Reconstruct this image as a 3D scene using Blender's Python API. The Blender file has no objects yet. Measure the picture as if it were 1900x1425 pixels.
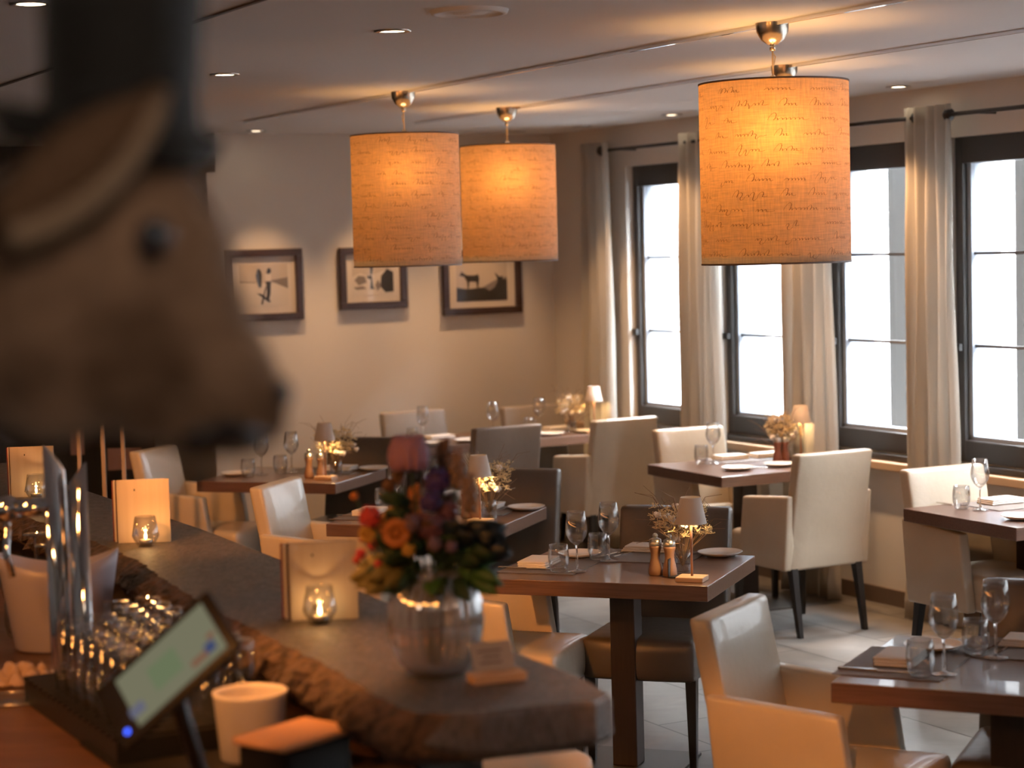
import bpy, bmesh, math, random
from mathutils import Vector, Matrix
random.seed(7)
PI = math.pi
R = math.radians
S = bpy.context.scene
COL = S.collection

# ------------------------------------------------------------------ camera
PITCH, ROLL, CZ = 0.06855, 0.026, 1.95
r0 = Vector((1, 0, 0)); u0 = Vector((0, math.sin(PITCH), math.cos(PITCH))); fw = Vector((0, math.cos(PITCH), -math.sin(PITCH)))
cr = r0*math.cos(ROLL) - u0*math.sin(ROLL); cu = u0*math.cos(ROLL) + r0*math.sin(ROLL)
camd = bpy.data.cameras.new('camera'); cam = bpy.data.objects.new('camera', camd); COL.objects.link(cam)
cam.matrix_world = Matrix(((cr.x, cu.x, -fw.x, 0), (cr.y, cu.y, -fw.y, 0), (cr.z, cu.z, -fw.z, CZ), (0, 0, 0, 1)))
camd.sensor_fit = 'HORIZONTAL'; camd.sensor_width = 36; camd.lens = 36*3750/1900
camd.clip_start = .05; camd.clip_end = 200
camd.dof.use_dof = True; camd.dof.focus_distance = 7.3; camd.dof.aperture_fstop = 2.6
S.camera = cam

# room frame: U runs along the window wall towards the viewer, N points out through the windows
AU = R(-62)
UX, UY = math.cos(AU), math.sin(AU)
NX, NY = -UY, UX
def W(u, n, z=0.0):
    return Vector((UX*u + NX*n, UY*u + NY*n, z))
CEIL = 2.69; NW = 6.72; UF = -12.0

# ------------------------------------------------------------------ sky, exposure
wd = bpy.data.worlds.new('world'); S.world = wd; wd.use_nodes = True
bgn = wd.node_tree.nodes['Background']
bgn.inputs[0].default_value = (.92, .96, 1.0, 1); bgn.inputs[1].default_value = 122.0
S.view_settings.view_transform = 'Standard'; S.view_settings.look = 'None'
S.view_settings.exposure = 0.0; S.view_settings.gamma = 1.0; S.view_settings.use_curve_mapping = False
try:
    cy = S.cycles
    cy.use_denoising = True
    cy.max_bounces = 12; cy.diffuse_bounces = 4; cy.glossy_bounces = 3; cy.transmission_bounces = 12
    cy.transparent_max_bounces = 24; cy.sample_clamp_indirect = 4.0
    cy.caustics_reflective = False; cy.caustics_refractive = False; cy.blur_glossy = .3
except Exception:
    pass

def light(name, kind, loc, energy, color, **kw):
    d = bpy.data.lights.new(name, kind); d.energy = energy; d.color = color
    tgt = kw.pop('target', None)
    for k, v in kw.items(): setattr(d, k, v)
    o = bpy.data.objects.new(name, d); COL.objects.link(o); o.location = loc
    if tgt is not None:
        o.rotation_euler = (Vector(tgt) - Vector(loc)).to_track_quat('-Z', 'Y').to_euler()
    return o
WARM = (1, .62, .30); AMBER = (1, .36, .085)
# warm lamps hanging over the bar, left of the frame
for x, y, z, e in ((-.95, 2.5, 1.95, 55), (-1.75, 4.0, 1.95, 35), (-2.3, 5.9, 1.95, 28), (-3.1, 7.9, 1.95, 28)):
    light('bar_light', 'SPOT', (x, y, z), e, AMBER, shadow_soft_size=.07, spot_size=R(104), spot_blend=.35, target=(x+NX*3+UX*-1.2, y+NY*3-UY*1.2, .25))
light('bar_light', 'SPOT', W(-4.05, 1.3, 2.4), 120, AMBER, shadow_soft_size=.05, spot_size=R(36), spot_blend=.8, target=W(-3.9, 1.58, 1.1))
light('bar_light', 'SPOT', W(-4.4, .2, 2.4), 42, AMBER, shadow_soft_size=.05, spot_size=R(60), spot_blend=.7, target=W(-4.3, .9, .9))
for p_, q_, e_, a_ in (((-.10, 1.95, 2.6), (.66, 5.12, .40), 430, 18), ((-1.7, 4.0, 2.4), (-.3, 7.2, .5), 400, 19), ((-2.3, 5.8, 2.4), (-1.1, 9.1, .6), 300, 24), ((-2.8, 7.5, 2.4), (-1.75, 10.6, .6), 240, 24)):  # narrow spots added to turn single chair sides orange
    light('bar_light', 'SPOT', p_, e_, AMBER, shadow_soft_size=.06, spot_size=R(a_), spot_blend=.6, target=q_)
_L = light('bar_strip_light', 'AREA', W(-5.75, 1.985, .985), 5, AMBER, shape='RECTANGLE', size=4.3, size_y=.03)
_z = -(Vector((NX, NY, -.35)).normalized()); _x = Vector((UX, UY, 0)); _y = _z.cross(_x)
_p = W(-5.75, 1.985, .985); _L.matrix_world = Matrix(((_x.x, _y.x, _z.x, _p.x), (_x.y, _y.y, _z.y, _p.y), (_x.z, _y.z, _z.z, _p.z), (0, 0, 0, 1)))
light('ceiling_lamp_behind_viewer', 'POINT', (.15, .15, 2.45), 15, (1, .78, .58), shadow_soft_size=.15)  # unseen fill light, added to brighten the mounted head
light('bar_light', 'SPOT', (-.75, 3.3, 2.5), 30, AMBER, shadow_soft_size=.04, spot_size=R(17), spot_blend=.6, target=(-.43, 3.79, 1.03))  # extra narrow spot, added to brighten the printer lid
# sky portals in the window openings
WIN = [-11.03 + 1.03*k for k in range(0, 10)]

# ------------------------------------------------------------------ materials
def nm(name):
    m = bpy.data.materials.new(name); m.use_nodes = True
    nt = m.node_tree; b = nt.nodes['Principled BSDF']
    return m, nt, b
def mat(name, col, rough=.5, metal=0, spec=.5, noise=None, bump=0, bscale=60, coat=0, trans=0, stretch=(1, 1, 1), emit=None, sheen=0, coords='Object'):
    m, nt, b = nm(name)
    b.inputs['Base Color'].default_value = (*col, 1); b.inputs['Roughness'].default_value = rough
    b.inputs['Metallic'].default_value = metal; b.inputs['Specular IOR Level'].default_value = spec
    if coat: b.inputs['Coat Weight'].default_value = coat
    if sheen: b.inputs['Sheen Weight'].default_value = sheen
    if trans: b.inputs['Transmission Weight'].default_value = trans
    if emit: b.inputs['Emission Color'].default_value = (*emit[:3], 1); b.inputs['Emission Strength'].default_value = emit[3]
    if noise or bump:
        tc = nt.nodes.new('ShaderNodeTexCoord'); mp = nt.nodes.new('ShaderNodeMapping'); mp.inputs['Scale'].default_value = stretch
        nt.links.new(tc.outputs[coords], mp.inputs[0])
    if noise:
        c2, sc = noise
        n = nt.nodes.new('ShaderNodeTexNoise'); n.inputs['Scale'].default_value = sc; n.inputs['Detail'].default_value = 5
        nt.links.new(mp.outputs[0], n.inputs[0])
        r = nt.nodes.new('ShaderNodeValToRGB'); r.color_ramp.elements[0].position = .32; r.color_ramp.elements[1].position = .68
        r.color_ramp.elements[0].color = (*col, 1); r.color_ramp.elements[1].color = (*c2, 1)
        nt.links.new(n.outputs['Fac'], r.inputs[0]); nt.links.new(r.outputs[0], b.inputs['Base Color'])
    if bump:
        n = nt.nodes.new('ShaderNodeTexNoise'); n.inputs['Scale'].default_value = bscale; n.inputs['Detail'].default_value = 4
        nt.links.new(mp.outputs[0], n.inputs[0])
        bp = nt.nodes.new('ShaderNodeBump'); bp.inputs['Strength'].default_value = bump; bp.inputs['Distance'].default_value = .01
        nt.links.new(n.outputs['Fac'], bp.inputs['Height']); nt.links.new(bp.outputs[0], b.inputs['Normal'])
    return m
def thin_glass(name, tint=(1, 1, 1), base=.04, gain=.85, pwr=2.0, milky=0, edge=0):
    m, nt, b = nm(name); nt.nodes.remove(b)
    out = nt.nodes['Material Output']
    t = nt.nodes.new('ShaderNodeBsdfTransparent'); t.inputs[0].default_value = (*tint, 1)
    g = nt.nodes.new('ShaderNodeBsdfGlossy'); g.inputs['Roughness'].default_value = .02
    lw = nt.nodes.new('ShaderNodeLayerWeight'); lw.inputs[0].default_value = .35
    mr = nt.nodes.new('ShaderNodeMapRange'); mr.inputs['To Min'].default_value = base; mr.inputs['To Max'].default_value = gain
    mx = nt.nodes.new('ShaderNodeMixShader')
    pw = nt.nodes.new('ShaderNodeMath'); pw.operation = 'POWER'; pw.inputs[1].default_value = pwr
    nt.links.new(lw.outputs['Facing'], pw.inputs[0]); nt.links.new(pw.outputs[0], mr.inputs[0])
    nt.links.new(mr.outputs[0], mx.inputs[0]); nt.links.new(t.outputs[0], mx.inputs[1]); nt.links.new(g.outputs[0], mx.inputs[2])
    nt.links.new(mx.outputs[0], out.inputs[0])
    if edge:     # pale diffuse rim painted at grazing angles, standing in for bright edge light
        d = nt.nodes.new('ShaderNodeBsdfTranslucent'); d2 = nt.nodes.new('ShaderNodeBsdfDiffuse'); a = nt.nodes.new('ShaderNodeMixShader'); b2 = nt.nodes.new('ShaderNodeMixShader')
        p3 = nt.nodes.new('ShaderNodeMath'); p3.operation = 'POWER'; p3.inputs[1].default_value = 5; m3 = nt.nodes.new('ShaderNodeMath'); m3.operation = 'MULTIPLY'; m3.inputs[1].default_value = edge
        nt.links.new(lw.outputs['Facing'], p3.inputs[0]); nt.links.new(p3.outputs[0], m3.inputs[0]); nt.links.new(m3.outputs[0], b2.inputs[0])
        nt.links.new(d.outputs[0], a.inputs[1]); nt.links.new(d2.outputs[0], a.inputs[2]); nt.links.new(mx.outputs[0], b2.inputs[1]); nt.links.new(a.outputs[0], b2.inputs[2]); nt.links.new(b2.outputs[0], out.inputs[0])
    if milky:
        d = nt.nodes.new('ShaderNodeBsdfTranslucent'); d2 = nt.nodes.new('ShaderNodeBsdfDiffuse'); a = nt.nodes.new('ShaderNodeMixShader'); b2 = nt.nodes.new('ShaderNodeMixShader')
        for q in (d, d2): q.inputs[0].default_value = (.9, .9, .9, 1)
        nt.links.new(d.outputs[0], a.inputs[1]); nt.links.new(d2.outputs[0], a.inputs[2]); b2.inputs[0].default_value = milky
        nt.links.new(mx.outputs[0], b2.inputs[1]); nt.links.new(a.outputs[0], b2.inputs[2]); nt.links.new(b2.outputs[0], out.inputs[0])
    return m
def emis(name, col, s):
    m, nt, b = nm(name); nt.nodes.remove(b)
    e = nt.nodes.new('ShaderNodeEmission'); e.inputs[0].default_value = (*col, 1); e.inputs[1].default_value = s
    nt.links.new(e.outputs[0], nt.nodes['Material Output'].inputs[0]); return m
def fabric(name, dif, tra, fac, weave=True, fwd=0):
    m, nt, b = nm(name); nt.nodes.remove(b)
    d = nt.nodes.new('ShaderNodeBsdfDiffuse'); t = nt.nodes.new('ShaderNodeBsdfTranslucent'); mx = nt.nodes.new('ShaderNodeMixShader')
    d.inputs[0].default_value = (*dif, 1); mx.inputs[0].default_value = fac
    if weave:
        tc = nt.nodes.new('ShaderNodeTexCoord')
        fs = []
        for scl in ((4, 4, 48), (60, 60, 6)):
            mp = nt.nodes.new('ShaderNodeMapping'); mp.inputs['Scale'].default_value = scl
            n = nt.nodes.new('ShaderNodeTexNoise'); n.inputs['Scale'].default_value = 4; n.inputs['Detail'].default_value = 3
            nt.links.new(tc.outputs['Object'], mp.inputs[0]); nt.links.new(mp.outputs[0], n.inputs[0]); fs.append(n)
        ad = nt.nodes.new('ShaderNodeMath'); ad.operation = 'ADD'
        nt.links.new(fs[0].outputs['Fac'], ad.inputs[0]); nt.links.new(fs[1].outputs['Fac'], ad.inputs[1])
        r = nt.nodes.new('ShaderNodeValToRGB'); r.color_ramp.elements[0].position = .34; r.color_ramp.elements[1].position = .66
        hf = nt.nodes.new('ShaderNodeMath'); hf.operation = 'MULTIPLY'; hf.inputs[1].default_value = .5
        nt.links.new(ad.outputs[0], hf.inputs[0]); nt.links.new(hf.outputs[0], r.inputs[0])
        r.color_ramp.elements[0].color = (*[c*.55 for c in tra], 1); r.color_ramp.elements[1].color = (*[min(1, c*1.18) for c in tra], 1)
        nt.links.new(r.outputs[0], t.inputs[0])
    else:
        t.inputs[0].default_value = (*tra, 1)
    last = t
    if fwd:      # part of the light passes nearly straight through the weave
        rf = nt.nodes.new('ShaderNodeBsdfRefraction'); rf.inputs['Roughness'].default_value = 1.0; rf.inputs['IOR'].default_value = 1.6
        nt.links.new(r.outputs[0], rf.inputs[0]); last = nt.nodes.new('ShaderNodeMixShader'); last.inputs[0].default_value = fwd
        nt.links.new(t.outputs[0], last.inputs[1]); nt.links.new(rf.outputs[0], last.inputs[2])
    nt.links.new(d.outputs[0], mx.inputs[1]); nt.links.new(last.outputs[0], mx.inputs[2])
    nt.links.new(mx.outputs[0], nt.nodes['Material Output'].inputs[0]); return m

M = {}
M['cream'] = mat('cream_leather', (.52, .445, .345), .30, spec=.6, noise=((.57, .49, .385), 5), bump=.16, bscale=22, coat=.25)
M['taupe'] = mat('taupe_leather', (.075, .060, .050), .36, spec=.5, noise=((.09, .073, .06), 5), bump=.12, bscale=28)
M['grey'] = mat('grey_leather', (.26, .225, .20), .45, spec=.4, noise=((.30, .26, .23), 5), bump=.1, bscale=28)
M['black_wood'] = mat('black_lacquered_wood', (.012, .011, .011), .35)
M['walnut'] = mat('walnut', (.098, .050, .034), .3, noise=((.15, .080, .055), 6), stretch=(1.2, 22, 22), bump=.1, bscale=10, spec=.8, coat=.35)
M['dark_wood'] = mat('dark_brown_wood', (.018, .011, .009), .38, noise=((.026, .015, .012), 8), stretch=(20, 20, 1))
M['steel'] = mat('brushed_steel', (.55, .54, .52), .28, metal=1)
M['dark_steel'] = mat('dark_steel_plate', (.10, .095, .09), .4, metal=.7)
M['chrome'] = mat('chrome', (.8, .8, .82), .06, metal=1)
M['black_metal'] = mat('black_metal', (.015, .014, .014), .45)
M['black_plastic'] = mat('black_plastic', (.010, .0095, .010), .5, spec=.3)
M['wall'] = mat('taupe_wall_paint', (.67, .635, .59), .85, bump=.05, bscale=300)
M['wall_dark'] = mat('dark_panelling', (.07, .055, .04), .5, noise=((.045, .034, .026), 3), stretch=(6, 6, .6))
M['ceiling'] = mat('ceiling_paint', (.82, .815, .81), .9)
M['frame'] = mat('dark_bronze_window_frame', (.035, .031, .029), .4)
M['sash'] = mat('window_sash_inner_edge', (.34, .38, .44), .4)  # pale blue colour stands in for skylight on the frame reveal
M['muntin'] = mat('grey_glazing_bar', (.12, .12, .125), .4)
M['pane'] = thin_glass('window_glass', (.97, .98, .98), .06, .7)
M['thin'] = thin_glass('clear_glass', (.985, .985, .985), .05, .95)
M['glass'] = thin_glass('drinking_glass', (.99, .99, .99), .10, 1.0, 1.4, 0, .5)
M['glass_thick'] = thin_glass('pressed_glass', (.93, .93, .94), .12, .95)
M['vase_glass'] = thin_glass('ribbed_vase_glass', (.95, .95, .96), .28, 1.0, 1.3, .15)
M['stem_glass'] = mat('solid_glass', (1, 1, 1), .01, trans=1); M['stem_glass'].node_tree.nodes['Principled BSDF'].inputs['IOR'].default_value = 1.45
M['linen'] = mat('white_linen', (.74, .70, .66), .85, bump=.15, bscale=200)
M['placemat'] = mat('brown_placemat', (.12, .095, .082), .6, bump=.1, bscale=100)
M['china'] = mat('white_china', (.80, .77, .73), .18)
M['cutlery'] = mat('polished_cutlery', (.75, .73, .70), .15, metal=1)
M['mill'] = mat('beech_wood', (.22, .11, .06), .4, noise=((.30, .155, .085), 20), stretch=(1, 1, .2))
M['mill_red'] = mat('red_brown_wood', (.20, .07, .04), .4)
M['lampmetal'] = mat('greige_lamp_shade', (.50, .42, .37), .55)
M['copper'] = mat('copper_stem', (.62, .33, .2), .3, metal=.6)
M['lampwood'] = mat('light_oak_base', (.55, .36, .22), .45)
M['twig'] = mat('dried_twigs', (.20, .12, .07), .8)
M['dryfl'] = mat('dried_flower_heads', (.72, .56, .32), .8)
M['whitefl'] = mat('white_blossom', (.85, .80, .76), .7)
M['curtain'] = fabric('linen_curtain', (.62, .58, .53), (.80, .77, .72), .55, False)
M['shade'] = fabric('linen_lampshade', (.62, .50, .41), (.80, .44, .15), .5, True, .22)
M['ink'] = mat('brown_script_ink', (.15, .08, .045), .9)
M['shade_rim'] = mat('dark_shade_rim', (.10, .055, .035), .6)
M['diffuser'] = fabric('lamp_diffuser', (.7, .68, .6), (.8, .75, .6), .3, False)
M['canopy'] = mat('brushed_nickel', (.62, .56, .48), .25, metal=1)
M['cord'] = mat('clear_cord', (.75, .6, .4), .4)
M['paper'] = mat('menu_paper', (.56, .50, .44), .7, noise=((.50, .44, .38), 2), stretch=(30, 30, 1))
M['burgundy'] = mat('burgundy_cover', (.20, .03, .035), .5)
M['plum'] = mat('dark_plum_cover', (.05, .03, .04), .5)
M['letter'] = mat('dark_lettering', (.06, .045, .04), .7)
M['wax'] = mat('tealight_wax', (.9, .72, .45), .5, emit=(1, .55, .2, .5))
M['bulb_glass'] = mat('frosted_bulb', (.9, .8, .65), .4)
M['flame'] = emis('candle_flame', (1, .70, .30), 40)
M['tin'] = mat('tealight_cup', (.7, .68, .65), .3, metal=1)
M['lamp_on'] = emis('lamp_bulb', (1, .72, .38), 12)
M['spot_on'] = emis('downlight_lens', (1, .80, .55), 14)
M['spot_off'] = mat('downlight_glass', (.75, .73, .7), .2)
M['white_paint'] = mat('white_enamel', (.66, .62, .58), .4)

# slab: dark slate-like wood with a rough skin
def slab_mat():
    m, nt, b = nm('dark_live_edge_wood')
    tc = nt.nodes.new('ShaderNodeTexCoord'); mp = nt.nodes.new('ShaderNodeMapping'); mp.inputs['Rotation'].default_value = (0, 0, R(62)); mp.inputs['Scale'].default_value = (2.4, .8, 1)
    mp.vector_type = 'POINT'
    n = nt.nodes.new('ShaderNodeTexNoise'); n.inputs['Scale'].default_value = 22; n.inputs['Detail'].default_value = 8; n.inputs['Roughness'].default_value = .7; n.inputs['Distortion'].default_value = 1.2
    nt.links.new(tc.outputs['Object'], mp.inputs[0]); nt.links.new(mp.outputs[0], n.inputs[0])
    r = nt.nodes.new('ShaderNodeValToRGB'); r.color_ramp.elements[0].position = .35; r.color_ramp.elements[1].position = .7
    r.color_ramp.elements[0].color = (.036, .03, .025, 1); r.color_ramp.elements[1].color = (.135, .11, .09, 1)
    nt.links.new(n.outputs['Fac'], r.inputs[0]); nt.links.new(r.outputs[0], b.inputs['Base Color'])
    bp = nt.nodes.new('ShaderNodeBump'); bp.inputs['Strength'].default_value = .8; bp.inputs['Distance'].default_value = .008
    nt.links.new(n.outputs['Fac'], bp.inputs['Height']); nt.links.new(bp.outputs[0], b.inputs['Normal'])
    b.inputs['Roughness'].default_value = .42
    return m
M['slab'] = slab_mat()
M['bark'] = mat('rough_bark_edge', (.022, .015, .013), .75, noise=((.12, .075, .052), 30), bump=1, bscale=60)
M['worktop'] = mat('oiled_worktop', (.16, .085, .05), .35, noise=((.09, .045, .028), 5), stretch=(1, 6, 1), bump=.15, bscale=20)

def floor_mat():
    m, nt, b = nm('grey_stone_tiles')
    tc = nt.nodes.new('ShaderNodeTexCoord'); mp = nt.nodes.new('ShaderNodeMapping'); mp.inputs['Rotation'].default_value = (0, 0, R(62)); mp.inputs['Location'].default_value = (.1, .23, 0)
    br = nt.nodes.new('ShaderNodeTexBrick'); br.offset = .5; br.inputs['Scale'].default_value = 1
    br.inputs['Brick Width'].default_value = .9; br.inputs['Row Height'].default_value = .45; br.inputs['Mortar Size'].default_value = .005; br.inputs['Bias'].default_value = 0
    br.inputs['Color1'].default_value = (.115, .106, .099, 1); br.inputs['Color2'].default_value = (.165, .152, .141, 1); br.inputs['Mortar'].default_value = (.03, .027, .025, 1)
    nt.links.new(tc.outputs['Object'], mp.inputs[0]); nt.links.new(mp.outputs[0], br.inputs[0])
    n = nt.nodes.new('ShaderNodeTexNoise'); n.inputs['Scale'].default_value = 3.5; n.inputs['Detail'].default_value = 8; n.inputs['Distortion'].default_value = .8
    nt.links.new(mp.outputs[0], n.inputs[0])
    mx = nt.nodes.new('ShaderNodeMix'); mx.data_type = 'RGBA'; mx.blend_type = 'OVERLAY'; mx.inputs[0].default_value = .7
    nt.links.new(br.outputs[0], mx.inputs[6]); nt.links.new(n.outputs['Fac'], mx.inputs[7]); nt.links.new(mx.outputs[2], b.inputs['Base Color'])
    b.inputs['Roughness'].default_value = .38
    bp = nt.nodes.new('ShaderNodeBump'); bp.inputs['Strength'].default_value = .15; bp.inputs['Distance'].default_value = .01
    nt.links.new(n.outputs['Fac'], bp.inputs['Height']); nt.links.new(bp.outputs[0], b.inputs['Normal'])
    return m
M['floor'] = floor_mat()

# ------------------------------------------------------------------ mesh helpers
class MB:
    def __init__(s): s.v = []; s.f = []; s.mi = []
    def add(s, vs, fs, mi=0):
        o = len(s.v); s.v += [tuple(p) for p in vs]; s.f += [tuple(i+o for i in f) for f in fs]; s.mi += [mi]*len(fs); return s
    def hexa(s, p, mi=0):     # p: 4 bottom ccw, 4 top ccw
        return s.add(p, [(3, 2, 1, 0), (4, 5, 6, 7), (0, 1, 5, 4), (1, 2, 6, 5), (2, 3, 7, 6), (3, 0, 4, 7)], mi)
    def box(s, c, d, mi=0, rz=0):
        x, y, z = [k/2 for k in d]; cs, sn = math.cos(rz), math.sin(rz)
        P = []
        for zz in (-z, z):
            for a, b in ((-x, -y), (x, -y), (x, y), (-x, y)): P.append((c[0]+a*cs-b*sn, c[1]+a*sn+b*cs, c[2]+zz))
        return s.hexa(P, mi)
    def lathe(s, prof, n=32, c=(0, 0, 0), mi=0, ribs=None):
        vs = []; fs = []
        for r, z in prof:
            for k in range(n):
                a = 2*PI*k/n; rr = r*(1 + (ribs[1]*math.cos(ribs[0]*a) if ribs else 0))
                vs.append((c[0]+rr*math.cos(a), c[1]+rr*math.sin(a), c[2]+z))
        for i in range(len(prof)-1):
            for k in range(n):
                k2 = (k+1) % n; fs.append((i*n+k, i*n+k2, (i+1)*n+k2, (i+1)*n+k))
        return s.add(vs, fs, mi)
    def tube(s, pts, r, n=8, mi=0, r2=None):
        pts = [Vector(p) for p in pts]; vs = []; fs = []; m = len(pts)
        for i, p in enumerate(pts):
            d = (pts[min(i+1, m-1)] - pts[max(i-1, 0)]); d = d.normalized() if d.length > 1e-9 else Vector((0, 0, 1))
            a = d.orthogonal().normalized() if abs(d.z) > .95 else d.cross(Vector((0, 0, 1))).normalized(); b = d.cross(a)
            rr = r + ((r2-r)*i/(m-1) if r2 is not None else 0)
            for k in range(n):
                t = 2*PI*k/n; q = p + (a*math.cos(t)+b*math.sin(t))*rr; vs.append(q)
        for i in range(m-1):
            for k in range(n):
                k2 = (k+1) % n; fs.append((i*n+k, i*n+k2, (i+1)*n+k2, (i+1)*n+k))
        fs.append(tuple(range(n))[::-1]); fs.append(tuple((m-1)*n+k for k in range(n)))
        return s.add(vs, fs, mi)
    def ball(s, c, r, n=12, mi=0, sc=(1, 1, 1), jit=0):
        vs = [(c[0], c[1], c[2]-r*sc[2])]; fs = []; h = n//2
        for i in range(1, h):
            ph = -PI/2 + PI*i/h
            for k in range(n):
                t = 2*PI*k/n; q = r*(1+random.uniform(-jit, jit))
                vs.append((c[0]+q*sc[0]*math.cos(ph)*math.cos(t), c[1]+q*sc[1]*math.cos(ph)*math.sin(t), c[2]+q*sc[2]*math.sin(ph)))
        vs.append((c[0], c[1], c[2]+r*sc[2])); L = len(vs)-1
        for k in range(n): fs.append((0, 1+(k+1) % n, 1+k)); fs.append((L, 1+(h-2)*n+k, 1+(h-2)*n+(k+1) % n))
        for i in range(h-2):
            for k in range(n): fs.append((1+i*n+k, 1+i*n+(k+1) % n, 1+(i+1)*n+(k+1) % n, 1+(i+1)*n+k))
        return s.add(vs, fs, mi)
    def soft(s, c, h, r, bulge=(0, 0, 0), warp=None, mi=0, m=4):
        # box with rounded edges, c centre, h half sizes
        def axis(hh):
            a = [-hh, -hh+r*.3, -hh+r]; L = 2*(hh-r)
            a += [-hh+r+L*k/m for k in range(1, m)] + [hh-r, hh-r*.3, hh]
            return a
        A = [axis(k) for k in h]; idx = {}; vs = []; fs = []
        def vid(i, j, k):
            if (i, j, k) in idx: return idx[(i, j, k)]
            q = Vector((A[0][i], A[1][j], A[2][k]))
            cl = Vector([max(-h[t]+r, min(h[t]-r, q[t])) for t in range(3)]); d = q-cl
            p = cl + d.normalized()*r if d.length > 1e-9 else q
            nx, ny, nz = p.x/h[0], p.y/h[1], p.z/h[2]
            p = Vector((p.x + bulge[0]*nx*(1-ny*ny)*(1-nz*nz), p.y + bulge[1]*ny*(1-nx*nx)*(1-nz*nz), p.z + bulge[2]*nz*(1-nx*nx)*(1-ny*ny)))
            p = p + Vector(c)
            if warp: p = Vector(warp(p))
            idx[(i, j, k)] = len(vs); vs.append(p); return len(vs)-1
        n0, n1, n2 = [len(a)-1 for a in A]
        for i in range(n0):
            for j in range(n1):
                fs.append((vid(i, j, 0), vid(i, j+1, 0), vid(i+1, j+1, 0), vid(i+1, j, 0))); fs.append((vid(i, j, n2), vid(i+1, j, n2), vid(i+1, j+1, n2), vid(i, j+1, n2)))
        for i in range(n0):
            for k in range(n2):
                fs.append((vid(i, 0, k), vid(i+1, 0, k), vid(i+1, 0, k+1), vid(i, 0, k+1))); fs.append((vid(i, n1, k), vid(i, n1, k+1), vid(i+1, n1, k+1), vid(i+1, n1, k)))
        for j in range(n1):
            for k in range(n2):
                fs.append((vid(0, j, k), vid(0, j, k+1), vid(0, j+1, k+1), vid(0, j+1, k))); fs.append((vid(n0, j, k), vid(n0, j+1, k), vid(n0, j+1, k+1), vid(n0, j, k+1)))
        return s.add(vs, fs, mi)
    def prism(s, poly, z0, z1, mi=0):
        n = len(poly); vs = [(x, y, z0) for x, y in poly] + [(x, y, z1) for x, y in poly]
        fs = [tuple(range(n))[::-1], tuple(range(n, 2*n))] + [(i, (i+1) % n, n+(i+1) % n, n+i) for i in range(n)]
        return s.add(vs, fs, mi)
    def build(s, name, mats, parent=None, smooth=False, bevel=0, xf=None):
        me = bpy.data.meshes.new(name); vs = s.v if xf is None else [tuple(xf @ Vector(p)) for p in s.v]
        me.from_pydata(vs, [], s.f); 
        if not isinstance(mats, (list, tuple)): mats = [mats]
        for m in mats: me.materials.append(m)
        if len(mats) > 1: me.polygons.foreach_set('material_index', s.mi)
        if smooth: me.polygons.foreach_set('use_smooth', [True]*len(s.f))
        me.update()
        o = bpy.data.objects.new(name, me); COL.objects.link(o)
        if parent is not None: o.parent = parent
        if bevel:
            b = o.modifiers.new('bevel', 'BEVEL'); b.width = bevel; b.segments = 2; b.limit_method = 'ANGLE'
        return o
def tag(o, label=None, cat=None, group=None, kind=None):
    if label: o['label'] = label
    if cat: o['category'] = cat
    if group: o['group'] = group
    if kind: o['kind'] = kind
    return o
def empty(name, loc=(0, 0, 0), rz=0, rot=None):
    o = bpy.data.objects.new(name, None); COL.objects.link(o); o.location = loc
    o.rotation_euler = rot if rot else (0, 0, rz); o.empty_display_size = .1
    return o
def kids(o): return [c for c in bpy.data.objects if c.parent == o]
def dup(o, loc=None, rz=None, label=None, group=None, parent=None, scale=None):
    c = o.copy(); COL.objects.link(c)
    if parent is not None: c.parent = parent
    for ch in kids(o): dup(ch, parent=c)
    if loc is not None: c.location = loc
    if rz is not None: c.rotation_euler = (0, 0, rz)
    if scale: c.scale = scale
    if label: c['label'] = label
    if group: c['group'] = group
    return c
def Struct(o, label=None): return tag(o, label, None, None, 'structure')
def Wbox(u0_, u1_, n0, n1, z0, z1, mb=None, mi=0):
    mb = mb or MB()
    P = [W(u0_, n0, z0), W(u1_, n0, z0), W(u1_, n1, z0), W(u0_, n1, z0), W(u0_, n0, z1), W(u1_, n0, z1), W(u1_, n1, z1), W(u0_, n1, z1)]
    return mb.hexa(P, mi)

# ------------------------------------------------------------------ room shell
UE, NL = 3.5, -2.2            # end behind the viewer, left side
UR = -13.4                    # recess left of the picture wall
mb = Wbox(UR-.2, UE+.2, NL-.2, NW+.45, -.12, 0); Struct(mb.build('floor', M['floor']), 'grey stone tile floor')
mb = Wbox(UR-.2, UE+.2, NL-.2, NW+.45, CEIL, CEIL+.12); Struct(mb.build('ceiling', M['ceiling']), 'plain taupe ceiling')
mb = Wbox(UF-.2, UF, 4.33, NW+.3, 0, CEIL); mb = Wbox(UR, UF-.2, 4.33, 4.5, 0, CEIL, mb)
Struct(mb.build('wall_far', M['wall']), 'taupe wall with three framed pictures')
Struct(Wbox(UR-.2, UR, NL, 4.5, 0, CEIL).build('wall_recess', M['wall_dark']), 'dark panelled wall at the back left')
Struct(Wbox(UR, UE, NL-.2, NL, 0, CEIL).build('wall_left', M['wall']))
Struct(Wbox(UE, UE+.2, NL-.2, NW+.3, 0, CEIL).build('wall_rear', M['wall']))
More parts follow.
